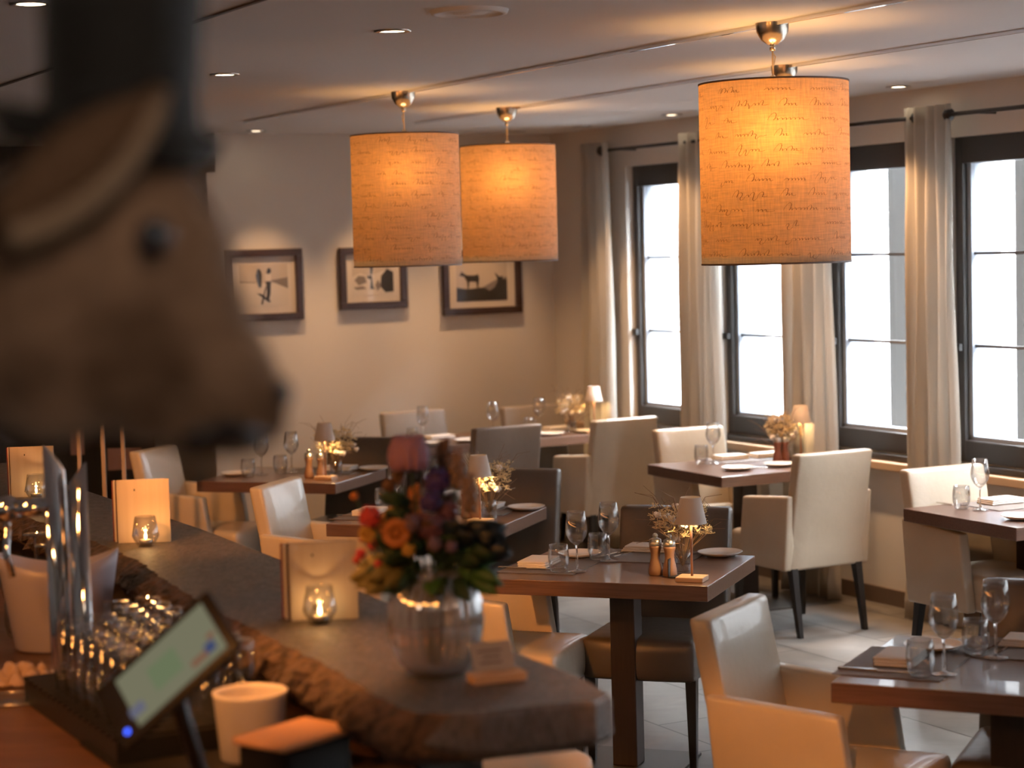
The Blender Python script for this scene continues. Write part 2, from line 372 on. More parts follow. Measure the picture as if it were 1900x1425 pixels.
# window wall with openings
ZB, ZT, WW = .80, 2.43, .80
mb = MB(); edges = [UF]
for w in WIN: edges += [w, w+WW]
edges.append(UE)
Wbox(UF-.2, UE, NW, NW+.30, 0, ZB, mb); Wbox(UF-.2, UE, NW, NW+.30, ZT, CEIL, mb)
for i in range(0, len(edges), 2):
    if edges[i+1] > edges[i]: Wbox(edges[i], edges[i+1], NW, NW+.30, ZB, ZT, mb)
Struct(mb.build('wall_window', M['wall']), 'taupe wall with a row of tall windows')
Struct(Wbox(UF, UE, NW-.06, NW+.0, .72, .765).build('trim_1', mat('ledge_wood', (.50, .36, .24), .5), bevel=.006), 'pale ledge under the windows')
Struct(Wbox(UF, UE, NW-.018, NW, 0, .085).build('baseboard_window', mat('brown_baseboard', (.12, .08, .055), .5)), 'brown baseboard')
Struct(Wbox(UF, UF+.018, 4.33, NW-.02, 0, .085).build('baseboard_far', bpy.data.materials['brown_baseboard']))
for k, w in enumerate(WIN):
    a, b = w, w+WW; n0 = NW+.05
    e = empty('window_%d' % (k+1), W(0, 0, 0)); Struct(e, 'tall dark framed window, number %d along the window wall from the far corner' % (k+1))
    f = MB(); fr = .055
    Wbox(a, a+fr, n0, n0+.11, ZB, ZT, f); Wbox(b-fr, b, n0, n0+.11, ZB, ZT, f)
    Wbox(a+fr, b-fr, n0, n0+.11, ZB, ZB+.11, f); Wbox(a+fr, b-fr, n0, n0+.11, ZT-.13, ZT, f)
    Wbox(a, b, NW-.015, n0, ZB-.03, ZB, f)
    f.build('window_frame', M['frame'], e, bevel=.004)
    s_ = MB(); ia, ib, z0, z1 = a+fr, b-fr, ZB+.11, ZT-.13
    Wbox(ia, ia+.03, n0+.03, n0+.09, z0, z1, s_); Wbox(ib-.03, ib, n0+.03, n0+.09, z0, z1, s_); Wbox(ia, ib, n0+.03, n0+.09, z0, z0+.02, s_)
    Wbox(ia, ia+.012, n0+.06, n0+.24, z0, z1, s_); Wbox(ib-.012, ib, n0+.06, n0+.24, z0, z1, s_)
    s_.build('sash', M['sash'], e)
    mt = MB()
    for z in (1.85, 1.385): Wbox(ia, ib, n0+.045, n0+.065, z-.008, z+.008, mt)
    mt.build('glazing_bar', M['muntin'], e)
    Wbox(ia+.03, ib-.03, n0+.054, n0+.058, z0+.02, z1).build('pane', M['pane'], e)
    h = MB().box((0, 0, 0), (.02, .05, .035)); hp = h.build('handle', M['black_metal'], e); hp.location = W(a+.03, n0-.02, 1.38); hp.rotation_euler = (0, 0, AU+PI/2)
    L = bpy.data.lights.new('portal', 'AREA'); L.shape = 'RECTANGLE'; L.size = WW-.1; L.size_y = ZT-ZB; L.cycles.is_portal = True
    lo = bpy.data.objects.new('portal', L); COL.objects.link(lo); lo.location = W((a+b)/2, NW+.33, (ZB+ZT)/2)
    zz = -Vector((-NX, -NY, 0)); xx = Vector((UX, UY, 0)); yy = zz.cross(xx)
    lo.matrix_world = Matrix(((xx.x, yy.x, zz.x, lo.location.x), (xx.y, yy.y, zz.y, lo.location.y), (xx.z, yy.z, zz.z, lo.location.z), (0, 0, 0, 1)))

# pale post where the picture wall ends, slim posts and shelf panels in the recess
Struct(Wbox(UF-.02, UF+.03, 4.26, 4.33, 0, 2.45).build('trim_2', M['white_paint']), 'pale door post at the left end of the picture wall')

# outside: building across the street, terrace post
fac = mat('pale_render', (.34, .34, .345), .9)
Struct(Wbox(-34, 16, NW+.47, 15, -.9, -.7).build('ground', mat('street_paving', (.16, .16, .165), .9)))
fo = empty('building'); tag(fo, 'pale building across the street seen through the windows', 'building')
Wbox(-30, 14, 15, 15.4, -3, 9).build('facade', fac, fo)
wm = mat('facade_window', (.021, .021, .0215), .5)
for u in (-22, -18.5, -13.6, -10.2, -6.8, -3.4, 0):
    for z in (-.6, 1.15, 2.9, 4.7):
        Wbox(u, u+.75, 14.94, 15, z-.45, z+.45).build('window', wm, fo)
for i, u in enumerate((-7.98, -9.03, -6.9)):
    o = Wbox(u-.16, u+.06, NW+.62, NW+.72, -.1, 3.0).build('shutter', mat('grey_brown_shutter_%d' % i, [(.006, .005, .005), (.007, .007, .0072), (.007, .007, .007)][i], .7))
    tag(o, ['grey brown shutter outside the window left of the last curtain', 'grey shutter outside the window half hidden by the big lampshade', 'grey shutter outside the window at the right edge'][i], 'shutter')

# ------------------------------------------------------------------ curtains and rods
def curtain(u0_, u1_, label, seed, folds):
    rnd = random.Random(seed); nU, nZ = folds*12, 26; vs = []; fs = []
    ph = [rnd.uniform(.7, 1.25) for _ in range(folds+2)]
    for j in range(nZ+1):
        z = 2.575*(1-j/nZ)+.008; t = 1-z/2.57
        for i in range(nU+1):
            s = i/nU; u = u0_+(u1_-u0_)*s; k = s*folds; a = ph[int(k)]*(1-(k % 1))+ph[int(k)+1]*(k % 1)
            amp = (.036+.022*t)*a
            off = amp*math.sin(2*PI*k+.35*math.sin(3*t+k)) + .006*math.sin(9*t+3*k)
            uu = u + .012*math.sin(2*PI*k*2)*t + (s-.5)*(-.05+.07*t)*.9
            if z < .12: off += .012*math.sin(60*z+5*k)
            vs.append(W(uu, NW-.150+off, z))
    for j in range(nZ):
        for i in range(nU):
            q = j*(nU+1)+i; fs.append((q, q+1, q+nU+2, q+nU+1))
    m = MB(); m.add(vs, fs); o = m.build('curtain', M['curtain'], smooth=True)
    so = o.modifiers.new('s', 'SOLIDIFY'); so.thickness = .002
    return tag(o, label, 'curtain', 'linen curtains between the windows')
curtain(-11.36, -10.95, 'floor-length linen curtain nearest the far corner', 1, 4)
curtain(-10.19, -9.75, 'floor-length linen curtain left of the big foreground lampshade, second from the corner', 2, 5)
curtain(-9.18, -8.68, 'floor-length linen curtain hanging behind and below the big lampshade', 3, 5)
curtain(-8.11, -7.70, 'wide linen curtain between the last two visible windows at the right', 4, 5)
def rod(u0_, u1_, label, b0, b1):
    e = empty('curtain_rod', W((u0_+u1_)/2, NW-.155, 2.53)); tag(e, label, 'curtain rod', 'black curtain rods')
    d = (u1_-u0_)/2; D = Vector((UX, UY, 0))
    MB().tube([-D*d, D*d], .011, 10).build('rod', M['black_metal'], e, smooth=True)
    for s, b in ((-1, b0), (1, b1)):
        if b: MB().ball(D*d*s, .032, 14).build('finial', M['black_metal'], e, smooth=True)
        MB().tube([D*(d-.16)*s, D*(d-.16)*s+Vector((NX, NY, 0))*.18], .007, 8).build('bracket', M['black_metal'], e, smooth=True)
rod(-11.06, -9.62, 'short black curtain rod with ball end near the far corner', True, True)
rod(-9.3, -7.98, 'black curtain rod running behind the big lampshade', True, True)
rod(-7.74, -5.6, 'black curtain rod with ball end at the right edge', True, True)

# ------------------------------------------------------------------ ceiling fittings
for n, lab in ((4.1, 'thin chrome ceiling track over the two nearer lampshades'), (5.17, 'thin chrome ceiling track nearer the windows')):
    o = Wbox(-10.85, 1.0, n-.006, n+.006, CEIL-.014, CEIL).build('ceiling_track', M['chrome']); tag(o, lab, 'track', 'ceiling tracks')
o = Wbox(-12, 1, 2.185, 2.2, CEIL-.006, CEIL).build('trim_3', mat('ceiling_joint', (.12, .1, .09), .8)); Struct(o)
def downlight(p, on, label, r=.045):
    e = empty('ceiling_downlight', (p[0], p[1], CEIL)); tag(e, label, 'downlight', 'recessed ceiling downlights')
    MB().lathe([(r+.018, 0), (r+.018, -.005), (r, -.006), (r, 0)], 24).build('trim_ring', M['steel'], e, smooth=True)
    MB().lathe([(0, -.002), (r, -.002)], 24).build('lens', M['spot_on'] if on else M['spot_off'], e)
    return e
D_ = [((-.375, 6.952), 1, 'ceiling downlight above the left end of the front track'),
      ((-1.16, 8.47), 1, 'ceiling downlight just right of the top hat'),
      (W(-11.7, 4.494)[:2], 1, 'small lit downlight above the skiers picture'),
      (W(-11.7, 6.30)[:2], 0, 'faint downlight above the right lampshade near the far wall'),
      (W(-11.12, 6.46)[:2], 0, 'unlit downlight close to the far corner'),
      (W(-10.07, 6.46)[:2], 1, 'bright downlight over the first window'),
      (W(-8.04, 6.5)[:2], 1, 'downlight between big lampshade and the last curtain'),
      ((-1.372, 5.953), 1, 'ceiling downlight at the upper left beside the hat')]
for p, on, lab in D_: downlight(p, on, lab)
o = MB().lathe([(0, -.012), (.05, -.012), (.055, -.006), (.10, -.008), (.105, -.014), (.12, -.012), (.125, 0)], 40).build('ceiling_speaker', M['ceiling'], smooth=True)
o.location = (-.104, 6.419, CEIL); tag(o, 'round flush ceiling speaker at the top centre', 'speaker')
# lamps of the downlights
def spot(p, e, size=60, tgt=None, blend=.5, col=WARM):
    light('downlight_beam', 'SPOT', (p[0], p[1], CEIL-.03), e, col, spot_size=R(size), spot_blend=blend, shadow_soft_size=.03, target=tgt or (p[0], p[1]+.0001, 0))
for n in (4.62, 5.34, 6.1):
    p = W(UF+.42, n); q = W(UF+.12, n, 0); spot(p, 78, 66, (q.x, q.y, 0), .95, (1, .56, .26))
for u, n, e in ((-10.6, 6.2, 90), (-10.07, 6.2, 90), (-9.0, 6.2, 110), (-8.04, 6.2, 150), (-6.9, 6.2, 130), (-5.9, 6.2, 80)):
    q = W(u, 6.62, .1); spot(W(u, n), e, 78, (q.x, q.y, q.z), .7, (1, .56, .26))
for u, n, e in ((-5.9, 2.93, 14), (-8.0, 2.95, 20), (-5.9, 1.6, 14), (-10, 2.95, 25)):
    spot(W(u, n), e, 80)

# pendant lamps with handwriting on linen shades
def script_ribbon(mb, rad, H):
    rnd = random.Random(11); nl = 12
    for li in range(nl):
        z0 = H/2 - .045 - li*(H-.075)/(nl-1) ; s = rnd.uniform(0, .1); tot = 2*PI*rad
        while s < tot-.03:
            wl = rnd.randint(3, 9); pts = []; x = s; base = z0 + rnd.uniform(-.002, .002)
            for c in range(wl):
                h_ = .0075 if rnd.random() > .2 else rnd.choice((.019, .016, -.013, -.010)); w_ = rnd.uniform(.009, .016)
                if c == 0 and rnd.random() < .4: h_ = .025; w_ = .018
                lp = rnd.uniform(.15, .42) if abs(h_) > .01 else rnd.uniform(-.05, .25); nn_ = 9
                for k in range(nn_):
                    t = 2*PI*k/nn_; zz = h_*(1-math.cos(t))/2; pts.append((x + w_*t/(2*PI) - lp*w_*math.sin(t) + zz*.55, zz))
                x += w_
            e_ = rnd.uniform(.004, .03); pts += [(x, 0), (x+e_*.5, -.0008), (x+e_, .002)]; x += e_
            vs = []; fs = []
            for i, (px, pz) in enumerate(pts):
                a, b = pts[max(0, i-1)], pts[min(len(pts)-1, i+1)]; dx, dz = b[0]-a[0], b[1]-a[1]; L = math.hypot(dx, dz) or 1
                w = .0004 + .0006*max(0, -dz/L)
                for sg in (-1, 1):
                    X = px - sg*dz/L*w; Z = base+pz+sg*dx/L*w; th = X/rad; vs.append(((rad+.0007)*math.cos(th), (rad+.0007)*math.sin(th), Z))
            for i in range(len(pts)-1): fs.append((2*i, 2*i+2, 2*i+3, 2*i+1))
            mb.add(vs, fs, 1); s = x + rnd.uniform(.02, .05)
            if rnd.random() < .12: s += .06
LH, LR = .625, .2575
ZS0 = 1.862; ZS1 = ZS0+LH
def make_pendant():
    e = empty('pendant_lamp', (0, 0, CEIL)); zt = ZS1-CEIL; zm = (ZS0+ZS1)/2-CEIL
    MB().lathe([(.0001, -.075), (.018, -.074), (.04, -.058), (.055, -.03), (.058, 0)], 28).build('canopy', M['canopy'], e, smooth=True)
    MB().tube([(0, 0, -.07), (0, 0, -.095)], .01, 12).build('cord_grip', M['canopy'], e, smooth=True)
    c = MB().tube([(0, 0, -.09), (.0, 0, zt+.02)], .0035, 8); c.tube([(0, 0, -.10), (.012, 0, -.115), (.006, 0, -.14), (0, 0, -.15)], .0025, 6)
    c.build('cord', M['cord'], e, smooth=True)
    MB().ball((0, 0, zt+.012), .014, 12).build('knob', M['canopy'], e, smooth=True)
    sm = MB(); sm.lathe([(LR, -LH/2), (LR, LH/2)], 72); script_ribbon(sm, LR, LH)
    sh = sm.build('shade', [M['shade'], M['ink']], e, smooth=True); sh.location = (0, 0, zm)
    for z in (-LH/2, LH/2-.006):
        MB().lathe([(LR-.002, z), (LR+.0015, z), (LR+.0015, z+.006), (LR-.002, z+.006), (LR-.002, z)], 72).build('shade_rim', M['shade_rim'], sh)
    r = MB()
    for k in range(3):
        a = 2*PI*k/3; r.tube([(0, 0, zt-.01), (LR*math.cos(a), LR*math.sin(a), zt-.004)], .003, 6)
    r.tube([(0, 0, zt-.12), (0, 0, zt+.01)], .018, 12)
    r.build('spider', M['steel'], e, smooth=True)
    MB().ball((0, 0, zt-.17), .03, 14).build('bulb', M['bulb_glass'], e, smooth=True)
    MB().lathe([(0, zm-LH/2+.03), (LR-.004, zm-LH/2+.03)], 48).build('diffuser', M['diffuser'], e)
    return e
PL = [((.928, 7.027), 'large amber linen drum shade with handwriting, nearest of the hanging lamps'),
      ((-.481, 9.665), 'linen drum lamp with handwriting hanging in front of the middle picture'),
      ((.009, 10.961), 'golden glowing drum lamp hanging in front of the mountain animals picture'),
      ((1.206, 8.763), 'hanging lamp whose shade is hidden behind the biggest lampshade')]
p0 = make_pendant()
for i, ((x, y), lab) in enumerate(PL):
    o = p0 if i == 0 else dup(p0)
    o.location = (x, y, CEIL); o.rotation_euler = (0, 0, i*1.9+.6); tag(o, lab, 'pendant lamp', 'handwriting drum pendant lamps')
    light('pendant_bulb', 'POINT', (x, y, ZS1-.17), [8.8, 4.8, 6.8, 7][i], (1, .53, .20), shadow_soft_size=.10)

# ------------------------------------------------------------------ pictures on the far wall
def picture(n0, n1, z0, z1, kind, label):
    e = empty('framed_picture', W(UF, (n0+n1)/2, (z0+z1)/2), AU+PI/2)    # local x along N, local -y into the room (towards +U)
    tag(e, label, 'picture', 'framed photographs on the far wall')
    w, h = (n1-n0), (z1-z0); b = .045; f = MB()
    def bx(x0, x1, zz0, zz1, y0, y1, m=None): m = m or MB(); m.box(((x0+x1)/2, (y0+y1)/2, (zz0+zz1)/2), (x1-x0, y1-y0, zz1-zz0)); return m
    for a in ((-w/2, w/2, h/2-b, h/2), (-w/2, w/2, -h/2, -h/2+b), (-w/2, -w/2+b, -h/2+b, h/2-b), (w/2-b, w/2, -h/2+b, h/2-b)): bx(*a, -.035, 0, f)
    f.build('frame', M['picframe'], e, bevel=.004)
    bx(-w/2+b, w/2-b, -h/2+b, h/2-b, -.012, 0).build('mount', M['mount'], e)
    pw, ph_ = (w-2*b)*.76, (h-2*b)*.74
    g = MB(); mats = [M['ph_sky'], M['ph_mid'], M['ph_dark'], M['ph_blue'], M['ph_white']]
    bx(-pw/2, pw/2, -ph_/2, ph_/2, -.0135, -.012, g)
    def poly(pts, mi, y):
        n = len(pts); vs = [(x*pw/2, y, z*ph_/2) for x, z in pts]+[(x*pw/2, y+.0006, z*ph_/2) for x, z in pts]
        g.add(vs, [tuple(range(n)), tuple(range(n, 2*n))[::-1]]+[(i, n+i, n+(i+1) % n, (i+1) % n) for i in range(n)], mi)
    if kind == 'skiers':
        poly([(-1, .12), (1, .05), (1, -1), (-1, -1)], 4, -.0141); poly([(.25, .2), (1, .35), (1, -.2)], 1, -.0147); poly([(-1, .18), (-.35, .14), (-.35, .1), (-1, .12)], 1, -.0147)
        poly([(-.32, .45), (-.25, .75), (-.16, .78), (-.08, .5), (-.1, -.1), (-.2, -.14), (-.26, .1)], 3, -.0153)
        poly([(-.22, .74), (-.12, .72), (-.06, .5), (-.1, -.1), (-.16, -.1)], 2, -.0156)
        poly([(.12, .55), (.18, .8), (.3, .78), (.32, .6), (.22, .52)], 2, -.0153); poly([(.05, .5), (.32, .5), (.3, .18), (.08, .15)], 4, -.0150)
        poly([(.08, .18), (.3, .16), (.27, -.4), (.2, -.72), (.08, -.74), (.12, -.3)], 2, -.0153)
        poly([(-.3, -.38), (-.1, -.42), (.28, -.78), (.2, -.84), (-.12, -.55)], 2, -.0153); poly([(-.06, -.92), (.02, -.5), (.1, -.1), (.06, -.1), (-.04, -.5), (-.14, -.9)], 2, -.0156)
    elif kind == 'rocks':
        poly([(-1, .1), (-.6, .3), (-.2, .1), (.3, .3), (1, .6), (1, -1), (-1, -1)], 4, -.0141)
        poly([(-.9, -.1), (-.7, .15), (-.4, .1), (-.3, -.25), (-.7, -.4)], 1, -.0147); poly([(-.95, -.5), (-.5, -.45), (-.3, -.6), (-.8, -.65)], 1, -.0147)
        poly([(.35, -.5), (.4, .1), (.7, .5), (1, .3), (1, -.8), (.6, -.85)], 2, -.0147); poly([(.1, -.4), (.25, -.1), (.4, -.5), (.2, -.75)], 1, -.015)
        poly([(-.3, .1), (-.05, .15), (.0, -.5), (.1, -.62), (-.15, -.62), (-.1, -.1), (-.3, .02)], 2, -.0153); poly([(-.12, .2), (-.14, .6), (-.02, .75), (.02, .5), (-.04, .2)], 2, -.0153)
    else:
        poly([(-1, -.35), (0, -.3), (.6, .12), (1, .25), (1, -1), (-1, -1)], 1, -.0141)
        poly([(-1, -.25), (-.5, -.38), (-.15, -.3), (.1, -.3), (.3, -.48), (.5, -.3), (.62, 0), (.6, .2), (.5, .5), (.7, .25), (.85, .3), (.8, .12), (1, .1), (1, -1), (-1, -1)], 2, -.0147)
        poly([(-.88, .42), (-.8, .5), (-.84, .62), (-.72, .5), (-.6, .38), (-.3, .36), (-.15, .42), (-.1, .2), (-.16, -.3), (-.2, -.3), (-.22, .02), (-.5, .04), (-.52, -.34), (-.56, -.34), (-.58, .05), (-.7, .32), (-.86, .36)], 2, -.0153)
    g.build('print', mats, e)
    bx(-w/2+b, w/2-b, -h/2+b, h/2-b, -.0185, -.0175).build('glazing', M['pic_glass'], e)
M['picframe'] = mat('dark_brown_moulding', (.035, .014, .008), .35)
M['mount'] = mat('cream_mount_board', (.70, .63, .56), .8); M['ph_sky'] = mat('print_pale_grey', (.52, .45, .39), .7); M['ph_mid'] = mat('print_mid_grey', (.22, .19, .18), .7)
M['ph_dark'] = mat('print_black', (.03, .026, .024), .6); M['ph_blue'] = mat('print_blue_grey', (.10, .14, .22), .6); M['ph_white'] = mat('print_snow', (.66, .6, .54), .7)
M['pic_glass'] = thin_glass('picture_glass', (1, 1, 1), .015, .3)
picture(4.36, 4.88, 1.515, 1.965, 'skiers', 'dark framed photograph of two skiers on snow, left picture')
picture(5.137, 5.61, 1.562, 1.962, 'rocks', 'dark framed grey photograph half hidden by the lampshade, middle picture')
picture(5.872, 6.46, 1.497, 1.925, 'goat', 'dark framed photograph of an animal silhouette on a ridge, right picture')

# ------------------------------------------------------------------ chairs
def lean(k=.13, z0=.33): return lambda p: (p.x, p.y-(p.z-z0)*k if p.z > z0 else p.y, p.z)
def make_chair(kind):
    arm = kind == 'arm'; key = {'arm': 'cream', 'taupe': 'taupe', 'grey': 'grey', 'creamside': 'cream'}[kind]
    e = empty('dining_armchair' if arm else 'dining_chair'); m = M[key]
    hw = .224
    MB().soft((0, -.215, .615), (hw, .034, .29), .016, (0, .006, 0), lambda p: (p.x, p.y-(p.z-.33)*.04-max(0, p.z-.45)*.15, p.z), m=5).build('backrest', m, e, smooth=True)
    sw = .198 if arm else .222
    def sp(p):
        t = max(0, (p.y+.19)/.46); return (p.x*(1+(.0 if not arm else .12*max(0, (p.y-.16)/.1))), p.y, p.z)
    MB().soft((0, .045, .405), (sw, .235, .078), .028, (.0, .012, .016), sp, m=6).build('seat', m, e, smooth=True)
    if arm:
        for s in (-1, 1):
            def aw(p, s=s):
                t = (p.z-.33)/.36; f = (p.y+.25)/.44
                return (p.x, p.y-(p.z-.33)*.10*(1-max(0, min(1, f)))-.05*t*max(0, min(1, f)), p.z-.035*max(0, min(1, f))*t)
            MB().soft((s*.228, -.045, .513), (.029, .200, .187), .014, (.003, 0, 0), aw, m=4).build('armrest', m, e, smooth=True)
    lx = hw-.03
    for s in (-1, 1):
        for fy in (1, -1):
            t, b = .021, .013; yt = .235 if fy > 0 else -.225; yb = .235 if fy > 0 else -.285; xb = s*(lx+.002)
            P = [(xb-b, yb-b, 0), (xb+b, yb-b, 0), (xb+b, yb+b, 0), (xb-b, yb+b, 0), (s*lx-t, yt-t, .345), (s*lx+t, yt-t, .345), (s*lx+t, yt+t, .345), (s*lx-t, yt+t, .345)]
            MB().hexa(P).build('leg', M['black_wood'], e, bevel=.003)
    return e
CH = {}
def chair(kind, bx_, by_, face, label, group):
    # bx_,by_: top of the backrest; face: facing direction in degrees
    f = R(face); x = bx_+.30*math.cos(f); y = by_+.30*math.sin(f)
    if kind not in CH: o = make_chair(kind); CH[kind] = o
    else: o = dup(CH[kind])
    o.location = (x, y, 0); o.rotation_euler = (0, 0, f-PI/2)
    return tag(o, label, 'chair', group)
G1 = 'cream leather armchairs'; G2 = 'brown leather dining chairs'; G3 = 'grey dining chairs at the far tables'
chair('arm', .61, 5.73, -28, 'cream armchair with orange-lit side at lower right, nearest to the viewer', G1)
chair('arm', -.345, 7.55, -20, 'cream armchair behind the glass flower vase, left of the middle table', G1)
chair('arm', 1.555, 9.83, 118, 'cream armchair seen from behind at the window table, black legs visible', G1)
chair('arm', .98, 11.28, -62, 'cream armchair facing the viewer across the window table with mills', G1)
chair('arm', .66, 12.0, 120, 'cream armchair seen from behind at the far table, left of the window table', G1)
chair('arm', 1.93, 9.06, -62, 'cream armchair facing the viewer at the table on the right edge', G1)
chair('arm', -1.08, 9.14, -18, 'cream armchair with bright backrest in front of the small far left table', G1)
chair('arm', -1.95, 10.93, -18, 'cream armchair partly hidden below the animal head, farthest left', G1)
chair('taupe', .635, 7.93, -110, 'brown leather chair behind the middle table with black front legs', G2)
chair('taupe', 1.62, 5.99, -113, 'brown leather chair at the lower right table, mostly outside the frame', G2)
chair('taupe', .0, 9.43, -108, 'brown leather chair behind the table beside the flower bouquet', G2)
chair('taupe', -.82, 11.21, -108, 'brown leather chair behind the left table with the wooden mills', G2)
chair('grey', -.04, 11.68, 120, 'grey chair seen from behind in front of the far table', G3)
chair('grey', .125, 13.15, -62, 'grey chair behind the far table beneath the far wall corner', G3)
chair('grey', -.645, 12.95, -62, 'light grey chair behind the far table, below the middle picture', G3)
# low stool below the end of the bar
e = empty('bar_stool', (-.08, 4.78, 0), R(30)); tag(e, 'cream leather stool top below the bar slab at the bottom edge', 'stool')
MB().soft((0, 0, .70), (.19, .19, .045), .03, (0, 0, .012)).build('seat', M['cream'], e, smooth=True)
for sx in (-1, 1):
    for sy in (-1, 1): MB().hexa([(sx*.17-.013, sy*.17-.013, 0), (sx*.17+.013, sy*.17-.013, 0), (sx*.17+.013, sy*.17+.013, 0), (sx*.17-.013, sy*.17+.013, 0), (sx*.15-.02, sy*.15-.02, .665), (sx*.15+.02, sy*.15-.02, .665), (sx*.15+.02, sy*.15+.02, .665), (sx*.15-.02, sy*.15+.02, .665)]).build('leg', M['black_wood'], e)

# ------------------------------------------------------------------ tables
def make_table(w, d):
    e = empty('dining_table')
    MB().box((0, 0, .722), (w, d, .056)).build('tabletop', M['walnut'], e, bevel=.003)
    MB().box((0, 0, .353), (.095, .095, .682)).build('column', M['dark_wood'], e, bevel=.003)
    MB().box((0, 0, .006), (.44, .44, .012)).build('base_plate', M['dark_steel'], e, bevel=.002)
    return e
TB = {}
def table(x, y, deg, w, d, label):
    if (w, d) not in TB: TB[(w, d)] = o = make_table(w, d)
    else: o = dup(TB[(w, d)])
    o.location = (x, y, 0); o.rotation_euler = (0, 0, R(deg)); return tag(o, label, 'table', 'square walnut restaurant tables')
table(.40, 7.43, -20.5, .82, .70, 'walnut pedestal table in the middle, sharpest in focus')
table(1.36, 5.53, -25.5, .82, .70, 'walnut table cut off by the lower right corner')
table(2.23, 8.67, 26, .80, .75, 'walnut table at the right edge below the last window')
table(1.225, 10.69, 26, .76, .75, 'walnut table by the windows between two cream armchairs')
table(-.345, 9.01, -19, .80, .68, 'walnut table directly behind the red and pink bouquet')
table(-1.19, 10.80, -19, .80, .68, 'walnut table left of centre, near the animal muzzle')
c = W(-11.3, 6.08); table(c.x, c.y, 28, .80, .70, 'far walnut table at the far wall, right one of the joined pair')
c = W(-11.3, 5.28); table(c.x, c.y, 28, .78, .70, 'far walnut table at the far wall, left one of the joined pair')

# ------------------------------------------------------------------ tableware
TZ = .7505
def make_wine():
    e = empty('wine_glass')
    MB().lathe([(.004, .098), (.010, .100), (.024, .112), (.036, .132), (.0405, .150), (.0405, .162), (.037, .190), (.0325, .222), (.0312, .2225), (.0355, .190), (.039, .160), (.037, .145), (.030, .126), (.018, .112), (.0, .107)], 32).build('bowl', M['glass'], e, smooth=True)
    MB().lathe([(.0, .005), (.0045, .012), (.0036, .03), (.0034, .08), (.005, .096), (.008, .100), (0, .101)], 12).build('stem', M['stem_glass'], e, smooth=True)
    MB().lathe([(0, .0), (.034, .0), (.036, .0015), (.034, .003), (.012, .006), (.004, .012), (0, .012)], 32).build('foot', M['glass_thick'], e, smooth=True)
    return e
def make_tumbler():
    return MB().lathe([(0, 0), (.026, 0), (.031, .006), (.038, .035), (.039, .055), (.037, .08), (.034, .100), (.0325, .1005), (.0355, .08), (.0372, .055), (.036, .035), (.029, .014), (0, .011)], 32).build('tumbler', M['glass'], smooth=True)
def make_napkin():
    m = MB()
    for k in range(3): m.soft((.004*k, .003*k, .0045+.0075*k), (.088-.002*k, .056, .0038), .0034, (0, 0, .001), m=3)
    return m.build('napkin', M['linen'], smooth=True)
def make_plate():
    return MB().lathe([(0, .004), (.055, .004), (.062, .006), (.082, .014), (.085, .016), (.086, .0145), (.064, .003), (.05, 0), (0, 0)], 40).build('side_plate', M['china'], smooth=True)
def make_mat():
    return MB().box((0, 0, .0012), (.40, .30, .0024)).build('placemat', M['placemat'])
def make_knife():
    m = MB(); m.prism([(-.11, -.005), (-.02, -.006), (0, -.004), (.0, .004), (-.02, .006), (-.11, .006)], .0, .006); m.prism([(0, -.004), (.10, -.008), (.115, .0), (.10, .006), (0, .004)], .0015, .003)
    return m.build('knife', M['cutlery'], bevel=.001)
def make_fork():
    m = MB(); m.prism([(-.10, -.005), (.04, -.003), (.04, .003), (-.10, .005)], 0, .004); m.prism([(.04, -.003), (.055, -.011), (.072, -.012), (.072, .012), (.055, .011), (.04, .003)], .001, .004)
    for k in range(4): m.box((.088, -.010+.0067*k, .0035), (.034, .003, .002))
    return m.build('fork', M['cutlery'])
def make_mill(key):
    e = empty('pepper_mill')
    MB().lathe([(0, 0), (.024, 0), (.026, .004), (.026, .02), (.021, .045), (.0165, .065), (.018, .085), (.022, .100), (.022, .108), (0, .108)], 24).build('body', M[key], e, smooth=True)
    MB().lathe([(.0225, .108), (.0228, .113), (.021, .130), (.012, .1345), (0, .135)], 24).build('cap', M['steel'], e, smooth=True)
    MB().ball((0, 0, .143), .010, 12).build('knob', M['steel'], e, smooth=True)
    return e
def make_lamp():
    e = empty('table_lamp')
    MB().box((0, 0, .009), (.10, .085, .018)).build('base', M['lampwood'], e, bevel=.003)
    MB().tube([(0, 0, .018), (0, 0, .28)], .0045, 10).build('stem', M['copper'], e, smooth=True)
    MB().lathe([(.056, .205), (.036, .298), (.0345, .298), (.0545, .205)], 36).build('lamp_shade', M['lampmetal'], e, smooth=True)
    MB().lathe([(0, .280), (.036, .280)], 24).build('diffuser', M['lamp_dif'], e)
    MB().ball((0, 0, .245), .012, 10).build('bulb', M['lamp_on'], e, smooth=True)
    return e
M['lamp_dif'] = mat('warm_diffuser', (.9, .8, .6), .5, emit=(1, .7, .35, 3))
